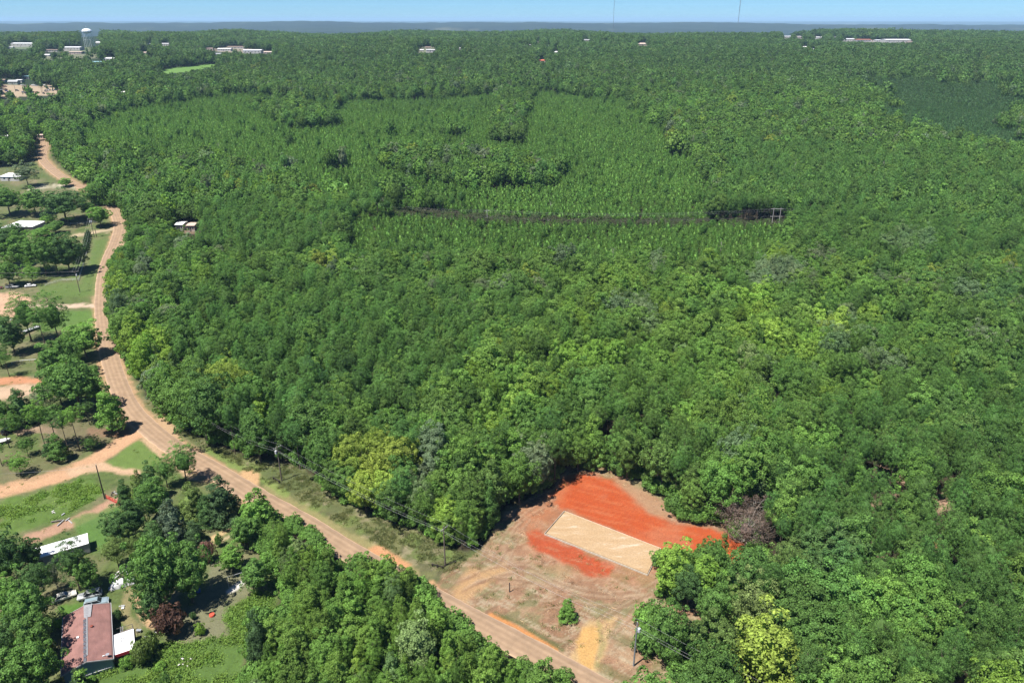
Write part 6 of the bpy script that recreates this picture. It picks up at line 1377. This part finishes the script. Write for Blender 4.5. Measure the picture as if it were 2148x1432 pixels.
    mb = MB(); mb.box(x0, xe, yt-.03, yt+.03, 1.5, 1.58); mb.build('rail', M_OLDWOOD, de); mb = MB(); mb.box(xe-.03, xe+.03, yb, yt-.06, 1.5, 1.58); mb.build('rail', M_OLDWOOD, de)
    toW = Matrix.Translation((cc.x, cc.y, 0)) @ Matrix.Rotation(a, 4, 'Z')
    # ladder over the porch roof
    la = empty('ladder', toW @ Vector(((x0+x1)/2-.1, y1-2.9, 2.46)), a, 'aluminium ladder lying across the white porch roof', 'ladder')
    for s in (-.2, .2):
        mb = MB(); mb.box(s-.025, s+.025, 0, 4.6, 0, .07); mb.build('rail', M_STEEL, la)
    for i in range(12):
        mb = MB(); mb.tube((-.18, .25+i*.37, .035), (.18, .25+i*.37, .035), .02, n=5); mb.build('rung', M_STEEL, la)
    st = empty('step_ladder', toW @ Vector(((x0+x1)/2+.1, y1+1.2, .6)), a+.2, 'wooden step ladder standing on the deck', 'ladder')
    for s in (-.3, .3):
        mb = MB(); mb.tube((s, -.4, 0), (s*.5, 0, 1.9), .05, n=4); mb.tube((s, .6, 0), (s*.5, .03, 1.9), .04, n=4); mb.build('leg', M_BOARD, st)
    for i in range(4):
        mb = MB(); mb.box(-.25, .25, -.35+i*.09, -.2+i*.09, .35+i*.4, .4+i*.4); mb.build('tread', M_BOARD, st)
    fr = MB(); fr.box(-.35, .35, -.3, .3, 0, .85); fr.box(-.33, .33, -.28, .28, .855, .9); o = fr.build('chest_freezer', M_WHITE, None, bevel=.03); o.location = toW @ Vector((x0+.75, y1+.9, .6)); o.rotation_euler = (0, 0, a); tag(o, 'white chest freezer on the deck against the house', 'freezer')
    t = MB(); t.box(-.5, .5, -.3, .3, .55, .6); [t.box(sx-.04, sx+.04, sy-.04, sy+.04, 0, .55) for sx in (-.42, .42) for sy in (-.22, .22)]; o = t.build('yard_table', M_STEEL); o.location = at(292, 1325); tag(o, 'small pale table on the grass right of the porch', 'table')
house()

# ---------------------------------------------------------------- things lying about the yard
def barrel(bx, by, r, h, m, lab, name='barrel', tip=False):
    p = at(bx, by); mb = MB(); mb.lathe([(r*.92, 0), (r, h*.1), (r, h*.33), (r*1.05, h*.36), (r, h*.39), (r, h*.62), (r*1.05, h*.65), (r, h*.68), (r, h*.92), (r*.94, h), (r*.8, h), (r*.8, h-.04)], 16)
    o = mb.build(name, m); o.location = p; tag(o, lab, name.replace('_', ' ')); 
    if tip: o.rotation_euler = (1.5, 0, .6); o.location.z += r
barrel(417, 1241, .42, .9, M_BLUEP, 'bright blue plastic barrel in the shade of the yard oak')
barrel(445, 1291, .55, .5, mat('orange_red', (.60, .09, .05), .6), 'orange-red tub on the worn yard', 'tub')
def tyre(bx, by, lab):
    p = at(bx, by); R0, r0 = .5, .17; V = []; n, m = 20, 8
    for i in range(n):
        for j in range(m):
            a, b = 2*math.pi*i/n, 2*math.pi*j/m; V.append(((R0+r0*math.cos(b))*math.cos(a), (R0+r0*math.cos(b))*math.sin(a), .2+r0*1.1*math.sin(b)))
    Fq = np.array([(i*m+j, ((i+1) % n)*m+j, ((i+1) % n)*m+(j+1) % m, i*m+(j+1) % m) for i in range(n) for j in range(m)])
    e = empty('tyre_basin', p, 0, lab, 'tyre'); me = mesh_np('tyre', np.array(V), Fq, [M_TYRE], smooth=True); o = bpy.data.objects.new('tyre', me); C.objects.link(o); o.parent = e
    mb = MB(); mb.lathe([(.40, .1), (.40, .26), (.36, .26), (.34, .16)], 16); mb.build('basin', M_WHITE, e)
tyre(330, 1326, 'black tyre ringed round a white basin on the yard grass')
_r = random.Random(3)
def junk(bx, by, n, spread, mats_, lab, name, cat, size=(.3, 1.2), grp=None):
    p = at(bx, by); e = empty(name, p, 0, lab, cat, grp)
    for i in range(n):
        mb = MB(); lx, ly, lz = _r.uniform(*size), _r.uniform(.1, .45), _r.uniform(.04, .2); x, y = _r.gauss(0, spread), _r.gauss(0, spread); z = i*.05
        mb.box(x-lx/2, x+lx/2, y-ly/2, y+ly/2, z, z+lz, rot=_r.uniform(0, 3.1), c=(x, y)); mb.build('board' if i % 3 else 'sheet', _r.choice(mats_), e, bevel=.01)
junk(256, 1201, 9, .8, [M_OLDWOOD, M_BOARD, M_WALLW], 'heap of scrap boards beside the covered car', 'scrap_heap', 'scrap heap', (.6, 2.4)); junk(275, 1196, 8, .9, [M_WALLG, M_OLDWOOD], 'grey scrap sheets against the yard oak', 'scrap_heap', 'scrap heap', (.6, 2.4))
junk(313, 1336, 9, .45, [M_STEEL, M_WALLW, M_WHITE], 'scattered pale scrap pieces on the grass by the table', 'scrap_pieces', 'scrap', (.2, .8)); junk(256, 1272, 4, .3, [M_WHITE, M_WALLG], 'small white cooler and tubs on the grass behind the house', 'yard_clutter', 'clutter', (.3, .7))
junk(384, 1391, 8, .6, [M_WALLW, M_OLDWOOD], 'pile of pale bricks half lost in the bright weeds', 'rubble_pile', 'rubble', (.3, .7)); junk(130, 1093, 6, 1.2, [M_WALLG, M_OLDWOOD], 'grey logs lying along the narrow dirt lane', 'log_pile', 'logs', (.8, 2.6))
junk(113, 1075, 4, .4, [M_WALLW, M_WALLG], 'pale scrap lying in the tall grass above the lane', 'scrap_pieces', 'scrap', (.3, .9))
junk(240, 1034, 5, .4, [M_DARKPOLE, M_WALLG], 'dark junk heap behind the red gate', 'scrap_heap', 'scrap heap', (.4, 1.0)); junk(20, 672, 4, .5, [M_WHITE, M_STEEL], 'white clutter under the trees beside the grey trailer', 'yard_clutter', 'clutter', (.4, 1.3))
junk(234, 1235, 3, .3, [M_WALLW], 'pale board lying by the silver car', 'scrap_pieces', 'scrap', (.4, 1.2))
def swing():
    p = at(495, 1222); e = empty('swing_frame', p, .5, 'thin steel swing frame above the patch of white sand', 'swing frame')
    for x in (-1.6, 1.6):
        for y in (-.9, .9):
            mb = MB(); mb.tube((x, y, 0), (x, 0, 2.3), .045, n=6); mb.build('leg', M_STEEL, e)
    mb = MB(); mb.tube((-1.7, 0, 2.3), (1.7, 0, 2.3), .05, n=6); mb.build('top_bar', M_STEEL, e)
    for x in (-.7, -.3): mb = MB(); mb.tube((x, 0, 2.3), (x, 0, .5), .012, n=4); mb.build('chain', M_STEEL, e)
    mb = MB(); mb.box(-.75, -.25, -.12, .12, .46, .5); mb.build('seat', M_TYRE, e)
swing()
post_thing(482, 1217, 1.1, .07, 'short dark post beside the white sand patch')
def boat(a, b, lab):
    A, B = at(*a), at(*b); m = (A+B)/2; L = (B-A).length; V = []; n, k = 14, 7
    for i in range(n+1):
        t = i/n; w = .95*(1-(max(0, t-.55)/.45)**2)+.05
        for j in range(k):
            s = j/(k-1)*2-1; V.append(((t-.5)*L, w*s, .35+.75*abs(s)**2.2+.15*t*t))
    i = (np.arange(n)[:, None]*k+np.arange(k-1)[None]).ravel(); e = empty('boat', m, math.atan2(B.y-A.y, B.x-A.x), lab, 'boat')
    me = mesh_np('hull', np.array(V), [np.stack([i, i+k, i+k+1, i+1], 1), np.array([[j for j in range(k)]])], [M_WHITE], smooth=True); o = bpy.data.objects.new('hull', me); C.objects.link(o); o.parent = e
    mb = MB(); mb.box(-L*.45, L*.25, -.8, .8, .98, 1.06); mb.build('cover', mat('boat_cover', (.70, .72, .74), .6), e)
    mb = MB(); mb.box(-L*.3, L*.3, -.4, .4, .1, .34); mb.build('cradle', M_OLDWOOD, e)
boat((-12, 934), (24, 926), 'white covered boat lying on the grass at the left edge'); 
def trailer():
    A, B = at(48, 700), at(82, 688); L = (B-A).length; e = empty('flat_trailer', (A+B)/2, math.atan2(B.y-A.y, B.x-A.x), 'long grey flat trailer under the pines', 'trailer')
    mb = MB(); mb.box(-L/2, L/2, -1.1, 1.1, .75, .95); mb.build('deck', M_WALLG, e)
    for x in (-.5, .6):
        for s in (-1, 1): mb = MB(); mb.tube((x, s*.95, .38), (x, s*1.15, .38), .38, n=12); mb.build('wheel', M_TYRE, e)
    mb = MB(); mb.tube((L/2, 0, .8), (L/2+1.4, 0, .5), .06, n=6); mb.build('drawbar', M_STEEL, e)
trailer()
def rail_fence(pts, lab, h=1.1, sp=2.6, m=M_STEEL, rails=(.95,), mesh=False, name='fence', grp=None, r=.04):
    P = [at(*q) for q in pts]; e = empty(name, P[0], 0, lab, 'fence', grp); o0 = P[0]
    for A, B in zip(P[:-1], P[1:]):
        L = (B-A).length; n = max(1, round(L/sp)); Q = []
        for i in range(n+1):
            x, y = A.x+(B.x-A.x)*i/n, A.y+(B.y-A.y)*i/n; z = gz(x, y); Q.append(Vector((x, y, z))-o0)
            if i < n or B is P[-1]: mb = MB(); mb.tube(Q[-1]+Vector((0, 0, -.2)), Q[-1]+Vector((0, 0, h)), r*1.2, n=5); mb.build('post', m, e)
        for f_ in rails:
            for i in range(n): mb = MB(); mb.tube(Q[i]+Vector((0, 0, h*f_)), Q[i+1]+Vector((0, 0, h*f_)), r, n=5, cap=False); mb.build('rail', m, e)
rail_fence([(191, 500), (184, 525), (178, 545), (165, 590)], 'chain link fence rails beside the narrow hedge and lawn strip', rails=(.95, .5, .1)); rail_fence([(95, 600), (128, 590), (165, 588)], 'pale fence line under the grove behind the parked cars', rails=(.95, .5), m=M_WHITE)
rail_fence([(148, 471), (178, 470), (215, 466)], 'grey fence across the lawn below the broad dark oak', rails=(.95, .4)); rail_fence([(25, 762), (48, 758), (76, 756)], 'low white rail on the worn lawn', h=.6, rails=(.9,), m=M_WHITE, r=.07)
post_thing(126, 716, 1.6, .05, 'x') if False else None
def mailbox(bx, by, lab):
    p = at(bx, by); e = empty('mailbox', p, 0, lab, 'mailbox'); mb = MB(); mb.box(-.06, .06, -.06, .06, -.2, 1.1); mb.build('post', M_OLDWOOD, e)
    mb = MB(); mb.tube((0, -.35, 1.25), (0, .35, 1.25), .2, n=10); mb.box(-.19, .19, -.33, .33, 1.1, 1.25); mb.build('box', mat('black_box', (.03, .03, .03), .5), e); mb = MB(); mb.box(.21, .23, -.1, -.05, 1.2, 1.5); mb.build('flag', M_REDP, e)
mailbox(234, 490, 'black mailbox at the drive mouth beside the upper road')
def hedge():
    A, B = at(180, 530), at(186, 494); n = 9
    e = empty('hedge', A, 0, 'narrow clipped dark hedge beside the fence and transformer pole', 'hedge')
    for i in range(n):
        q = A.lerp(B, i/(n-1)); c = bpy.data.objects.new('foliage', CROWN['bush', i % 3]); C.objects.link(c); c.parent = e; c.location = (q.x-A.x, q.y-A.y, gz(q.x, q.y)-A.z-.2); c.scale = (1.0, 1.25, 1.7); c.rotation_euler = (0, 0, i*1.3); c['tint'] = [.045, .085, .035]
hedge()
# ---------------------------------------------------------------- buildings
ROOFS = {'white': M_WHITE, 'grey': mat('grey_roof', (.34, .35, .36), .7), 'brown': mat('brown_roof', (.22, .16, .13), .8), 'tan': mat('tan_roof', (.48, .38, .32), .8), 'teal': mat('teal_roof', (.18, .33, .36), .6), 'red': mat('orange_red_roof', (.50, .13, .07), .7), 'rust': mat('rust_roof', (.36, .14, .08), .8)}
WALLS = {'white': M_WALLW, 'grey': mat('sage_wall', (.36, .42, .38), .8), 'brown': M_WALLW, 'tan': mat('pink_wall', (.52, .42, .38), .8), 'teal': M_WALLG, 'red': M_WALLW, 'rust': M_WALLG}
def building(bx, by, w, d, h, style, rc, lab, rz=0., wins=3, name='building', group=None, p=None, wall=None, roofm=None, door=True):
    p = p or at(bx, by); e = empty(name, p, rz, lab, 'building' if style == 'long' else 'house', group); W2 = w/2
    e.location = (p.x - math.sin(rz)*d*.5*0, p.y + d/2*math.cos(rz), gz(p.x, p.y+d/2)); wm = wall or WALLS[rc]; rm = roofm or ROOFS[rc]
    hw = h if style == 'long' else h*.62
    mb = MB(); mb.box(-W2, W2, -d/2, d/2, -2.5, hw); mb.build('wall', wm, e)
    o_ = .35; mb = MB()
    if style == 'long':
        r_ = min(1.2, d*.06)+.25; mb.add([(-W2-o_, -d/2-o_, hw+.01), (W2+o_, -d/2-o_, hw+.01), (W2+o_, d/2+o_, hw+.01), (-W2-o_, d/2+o_, hw+.01), (-W2-o_, -d/2-o_, hw+.2), (W2+o_, -d/2-o_, hw+.2), (W2+o_, d/2+o_, hw+.2), (-W2-o_, d/2+o_, hw+.2), (-W2-o_, 0, hw+r_), (W2+o_, 0, hw+r_)],
            [(3, 2, 1, 0), (0, 1, 5, 4), (2, 3, 7, 6), (4, 5, 9, 8), (6, 7, 8, 9), (1, 2, 6, 9, 5), (3, 0, 4, 8, 7)])
    else:
        x_ = W2+o_; rx = x_ if style == 'gable' else x_*.45
        mb.add([(-x_, -d/2-o_, hw), (x_, -d/2-o_, hw), (x_, d/2+o_, hw), (-x_, d/2+o_, hw), (-rx, 0, h), (rx, 0, h), (-x_, -d/2-o_, hw-.02), (x_, -d/2-o_, hw-.02), (x_, d/2+o_, hw-.02), (-x_, d/2+o_, hw-.02)], [(0, 1, 5, 4), (2, 3, 4, 5), (1, 2, 5), (3, 0, 4), (6, 9, 8, 7)])
    mb.build('roof', rm, e)
    for i in range(wins):
        x = -W2+w*(i+.75)/(wins+.5); s = min(.6, w/(wins*3.5)); f = MB(); f.box(x-s, x+s, -d/2-.06, -d/2+.02, hw*.38, hw*.72); fo = f.build('window', M_WALLG, e); g = MB(); g.box(x-s*.85, x+s*.85, -d/2-.09, -d/2-.05, hw*.41, hw*.69); g.build('pane', M_GLASS, fo)
    if door: f = MB(); f.box(-W2*.12-.5, -W2*.12+.5, -d/2-.08, -d/2+.02, -.1, min(2.2, hw*.8)); f.build('door', M_OLDWOOD, e)
    return e
for (bx, by, bw, bh, style, rc, lab) in BLD:
    p = at(bx, by); k = px_per_m(p); w = bw/k; h = max(3.2, min(9, bh/k*.75)); d = max(7, min(30, w*.55))
    building(bx, by, w, d, h, style, rc, lab, p=p, wins=3 if bw < 20 else 5, name='house' if style != 'long' else 'building')

# white hip roofed house and white metal shed beside the upper road, long shed below the lane
building(22, 380, 13.5, 9, 4.6, 'hip', 'white', 'white hip roofed house at the left edge beside the upper road', rz=-.05, name='house')
def metal_shed():
    q = [at(-2, 478, 4), at(42.5, 461, 4), at(95, 463, 4), at(68, 475, 4)]; c = sum(q, Vector())/4; e = empty('metal_shed', (c.x, c.y, gz(c.x, c.y)), 0, 'large metal shed with bright white roof and dark panel for its shaded open front', 'shed'); Q = [Vector((v.x-c.x, v.y-c.y, 0)) for v in q]
    hs = [3.4, 3.9, 3.9, 3.4]; mb = MB(); mb.add([(v.x, v.y, h) for v, h in zip(Q, hs)]+[(v.x, v.y, h+.15) for v, h in zip(Q, hs)], [(0, 1, 2, 3), (7, 6, 5, 4), (0, 4, 5, 1), (1, 5, 6, 2), (2, 6, 7, 3), (3, 7, 4, 0)]); mb.build('roof', M_WHITE, e)
    for nm, a, b, m in (('wall', 2, 3, M_WALLG), ('wall', 1, 2, M_WALLG), ('wall', 0, 1, M_WALLG), ('shaded_opening_panel', 3, 0, M_OLDWOOD)):  # front is a solid dark panel standing in for the shaded interior
        A, B = Q[a]*.97, Q[b]*.97; mb = MB(); mb.add([(A.x, A.y, -1), (B.x, B.y, -1), (B.x, B.y, hs[b]-.01), (A.x, A.y, hs[a]-.01), (A.x*.96, A.y*.96, -1), (B.x*.96, B.y*.96, -1), (B.x*.96, B.y*.96, hs[b]-.01), (A.x*.96, A.y*.96, hs[a]-.01)], [(0, 1, 2, 3), (7, 6, 5, 4), (0, 4, 5, 1), (0, 3, 7, 4), (1, 5, 6, 2)]); mb.build(nm, m, e)
metal_shed()
def long_shed():
    h = 3.0; q = [at(90, 1142, h), at(181, 1116, h), at(188, 1138, h), at(100, 1164, h)]; c = sum(q, Vector())/4; d = ((q[1]-q[0])+(q[2]-q[3]))/2; a = math.atan2(d.y, d.x); L = d.length+3.0; W = max(3.0, min(4.4, ((q[3]-q[0]).length+(q[2]-q[1]).length)/2))
    e = empty('long_shed', (c.x-math.cos(a)*1.5, c.y-math.sin(a)*1.5, 0), a, 'long white roofed trailer shed half hidden behind dark trees', 'shed')
    mb = MB(); mb.box(-L/2+.1, L/2-.1, -W/2+.1, W/2-.1, .3, 2.75); mb.build('wall', M_WALLG, e); mb = MB(); mb.box(-L/2+.3, L/2-.3, -W/2+.25, W/2-.25, -.2, .3); mb.build('skirt', M_OLDWOOD, e)
    mb = MB(); mb.add([(-L/2, -W/2, 2.76), (L/2, -W/2, 2.76), (L/2, W/2, 2.76), (-L/2, W/2, 2.76), (-L/2, -W/2, 2.86), (L/2, -W/2, 2.86), (L/2, W/2, 2.86), (-L/2, W/2, 2.86), (-L/2, 0, 3.05), (L/2, 0, 3.05)], [(3, 2, 1, 0), (0, 1, 5, 4), (2, 3, 7, 6), (4, 5, 9, 8), (6, 7, 8, 9), (1, 2, 6, 9, 5), (3, 0, 4, 8, 7)]); mb.build('roof', M_WHITE, e)
    for x in (-4, -1.4, 2.0):
        f = MB(); f.box(x-.5, x+.5, -W/2+.03, -W/2+.12, 1.2, 2.1); fo = f.build('window', M_WALLW, e); g = MB(); g.box(x-.42, x+.42, -W/2+.0, -W/2+.035, 1.28, 2.02); g.build('pane', M_GLASS, fo)
    f = MB(); f.box(L/2-.12, L/2-.04, -.5, .4, .3, 2.2); f.build('door', M_WALLW, e)
long_shed()

# ---------------------------------------------------------------- water tower
def water_tower():
    p = at(189, 99); k = px_per_m(p); h = height_for(p, 57); R0 = 9.6/k; e = empty('water_tower', p, 0, 'white elevated water tank on slender legs above the far town', 'water tower'); mw = mat('tower_white', (.80, .84, .88), .5, var=.04, scale=.1)
    print('tower', p, h, R0); zt = h-R0*1.05
    mb = MB(); mb.lathe([(.2*R0, zt-R0*.28), (.6*R0, zt-R0*.16), (.9*R0, zt+R0*0.038), (R0, zt+R0*0.165), (R0*.97, zt+R0*0.315), (R0*.84, zt+R0*0.495), (R0*.6, zt+R0*0.637), (R0*.3, zt+R0*0.720), (.05*R0, zt+R0*0.750)], 28); mb.build('tank', mw, e, smooth=True)
    mb = MB(); mb.lathe([(R0*1.06, zt+R0*0.150), (R0*1.06, zt+R0*0.195), (R0*.99, zt+R0*0.195), (R0*.99, zt+R0*0.150)], 28); mb.build('balcony', mw, e)
    mb = MB(); mb.tube((0, 0, -1), (0, 0, zt-R0*.2), R0*.035, n=12); mb.build('riser', mw, e)
    for i in range(6):
        a = math.pi/3*i+.3; b = MB(); b.tube((math.cos(a)*R0*1.02, math.sin(a)*R0*1.02, -1), (math.cos(a)*R0*.86, math.sin(a)*R0*.86, zt+R0*0.075), R0*.03, n=8); b.build('leg', mw, e)
        a2 = a+math.pi/3; ra = R0*.94
        b = MB(); b.tube((math.cos(a)*ra, math.sin(a)*ra, zt*.5), (math.cos(a2)*ra, math.sin(a2)*ra, zt*.5), R0*.008, n=5); b.build('brace', mw, e)
    mb = MB(); mb.tube((0, 0, zt+R0*1.04), (0, 0, zt+R0*1.25), .25, n=6); mb.build('finial', mw, e)
water_tower()
def mast(bx, by, h, r, lab, drum=True, group=None):
    p = at(bx, by); e = empty('radio_mast', p, 0, lab, 'mast', group); mg = mat('mast_grey', (.22, .23, .25), .6)
    for k in range(3):
        a = 2.094*k; mb = MB(); mb.tube((math.cos(a)*r, math.sin(a)*r, 0), (math.cos(a)*r, math.sin(a)*r, h), r*.34, n=5); mb.build('leg', mg, e)
    mb = MB(); z = 0
    while z < h-4:
        for k in range(3):
            a, b = 2.094*k, 2.094*(k+1); mb.tube((math.cos(a)*r, math.sin(a)*r, z), (math.cos(b)*r, math.sin(b)*r, z+4), r*.12, n=3, cap=False)
        z += 4
    o = mb.build('lattice', mg, e); o['kind'] = 'stuff'
    if drum: mb = MB(); mb.tube((0, -r*2.2, 0), (0, r*2.2, 0), r*2.0, n=12); d = mb.build('dish', M_WALLG, e); d.location = (0, 0, drum)
    return p, h
p = at(1285, 78); mast(1285, 78, height_for(p, -25), 1.3, 'tall grey radio mast rising out of the top of the photo, left one', height_for(p, 19)-3); mast(1548, 50, 330, 3.2, 'thin far radio mast cut by the top frame, right one', 0)
p = at(882, 100); mast(882, 100, height_for(p, 84), .35, 'thin antenna mast beside the white house in the trees', 0); mast(148, 100, height_for(at(148, 100), 82), .35, 'thin antenna left of the water tower', 0)

# ---------------------------------------------------------------- far vehicle yard
_pr = random.Random(9)
paints = [('navy blue', (.03, .05, .16)), ('dark grey', (.06, .06, .07)), ('white', (.7, .7, .7)), ('silver', (.35, .36, .38)), ('dark blue', (.03, .04, .10)), ('maroon', (.14, .03, .03))]
protos = [(n_, car_proto(['sedan', 'suv', 'pickup'][i % 3], PC(n_.replace(' ', '_')+'_yard', c_), 'parked_vehicle', n_+' vehicle')) for i, (n_, c_) in enumerate(paints)]
yard = [(6, 196, 1), (14, 192, 0), (20, 195, 1), (12, 189, 5), (3, 190, 3), (36, 191, 1), (50, 195, 4), (56, 192, 0), (54, 197, 1), (68, 194, 1), (66, 196, 4), (78, 195, 5), (92, 197, 1), (102, 198, 4), (97, 191, 0), (104, 190, 2), (101, 188, 4), (111, 191, 1), (118, 190, 4),
        (48, 180, 2), (54, 180, 3), (60, 181, 5), (70, 180, 2), (76, 181, 3), (86, 181, 3), (92, 180, 2), (98, 183, 1), (108, 184, 1), (120, 184, 3), (130, 179, 4), (10, 183, 5), (5, 181, 1)]
used = set(); row = {True: 'front', False: 'back'}
for i, (px_, py_, c_) in enumerate(yard):
    n_, pr = protos[c_]; q = at(px_, py_); rz_ = _pr.uniform(-.5, .5)+_pr.choice([0, 1.57]); 
    where = ('left' if px_ < 30 else 'middle' if px_ < 85 else 'right')
    lab = f'{n_} vehicle parked in the {row[py_ > 186]} row, {where} part of the far sandy yard'
    if c_ not in used: used.add(c_); pr.location = (q.x, q.y, q.z+.05); pr.rotation_euler = (0, 0, rz_); pr['label'] = lab; pr['group'] = 'vehicles in the far sandy yard'
    else: copy_thing(pr, (q.x, q.y, q.z+.05), rz_, lab, 'vehicles in the far sandy yard')
for k, (bx, by, tp) in enumerate(((33, 193, 176), (60, 199, 178), (88, 196, 178))):
    p = at(bx, by); mb = MB(); hh = height_for(p, tp); mb.tube((0, 0, -.3), (0, 0, hh), .2, .14, 7); mb.box(-.8, .8, -.05, .05, hh-.4, hh-.25); o = mb.build('yard_pole', M_WOODPOLE); o.location = p
    tag(o, ['leaning wooden pole left in the far sandy yard', 'wooden pole in the middle of the far sandy yard', 'thick wooden pole right of the navy vehicles in the far yard'][k], 'pole', 'poles in the far yard')
# dead snags standing above the canopy
for k, (bx, by, tp, lb) in enumerate(((2034, 668, 612, 'tall bare white snag at the right above the canopy'), (1745, 850, 812, 'forked grey snag in the right wood'), (1243, 800, 765, 'pale bare branches above the lime green crowns'), (1033, 400, 380, 'thin pale snag beyond the transmission corridor'), (430, 412, 378, 'pale bare snag in the left wood above the hidden trailers'))):
    p = at(bx, by); hh = height_for(p, tp); e = empty('bare_snag', p, 0, lb, 'dead tree', 'bare snags above the wood'); mb = MB(); mb.tube((0, 0, 0), (.3, 0, hh*.7), .22, .13, 6); mb.tube((.3, 0, hh*.7), (.2, 0, hh), .13, .05, 6); mb.build('trunk', BARK_PALE, e)
    for s in range(5):
        mb = MB(); z = hh*(.6+.08*s); a = s*2.2; mb.tube((.28, 0, z), (.28+math.cos(a)*1.6, math.sin(a)*1.6, z+1.3), .07, .025, 4); mb.build('branch', BARK_PALE, e)
# ---------------------------------------------------------------- air
def build_haze():
    mb = MB(); mb.box(-70000, 70000, -1500, 66000, -26, 182)
    o = mb.build('haze', [])
    m = bpy.data.materials.new('air'); m.use_nodes = True; n = m.node_tree.nodes; n.clear()
    v = n.new('ShaderNodeVolumePrincipled'); v.inputs['Color'].default_value = HAZE_COL; v.inputs['Density'].default_value = HAZE_D
    v.inputs['Anisotropy'].default_value = 0.0
    oo = n.new('ShaderNodeOutputMaterial'); m.node_tree.links.new(v.outputs[0], oo.inputs['Volume'])
    o.data.materials.append(m); o['kind'] = 'stuff'
    tag(o, 'thin bluish summer haze lying over the far ridges', 'haze')
build_haze()
# ---------------------------------------------------------------- things that look alike are told apart by their order across the view
def settle_labels():
    by = {}
    for o in bpy.data.objects:
        if o.parent is None and o.get('label') and o.get('kind') is None: by.setdefault(o['label'], []).append(o)
    nth = ['first', 'second', 'third', 'fourth', 'fifth', 'sixth', 'seventh', 'eighth', 'ninth', 'tenth', 'eleventh', 'twelfth']
    for lab, os_ in by.items():
        if len(os_) < 2 or len(os_) > 12: continue
        os_.sort(key=lambda o: float(proj(o.location.x, o.location.y, o.location.z)[0]))
        w = lab.split(); suf = 4
        for drop in ('very', 'slim', 'broad', 'tall', 'standing'):
            if len(w)+suf <= 16: break
            if drop in w: w.remove(drop)
        for i, o in enumerate(os_):
            s_ = ' '.join(w)+f', {nth[i]} from the left'
            if len(s_.split()) <= 16: o['label'] = s_
settle_labels()
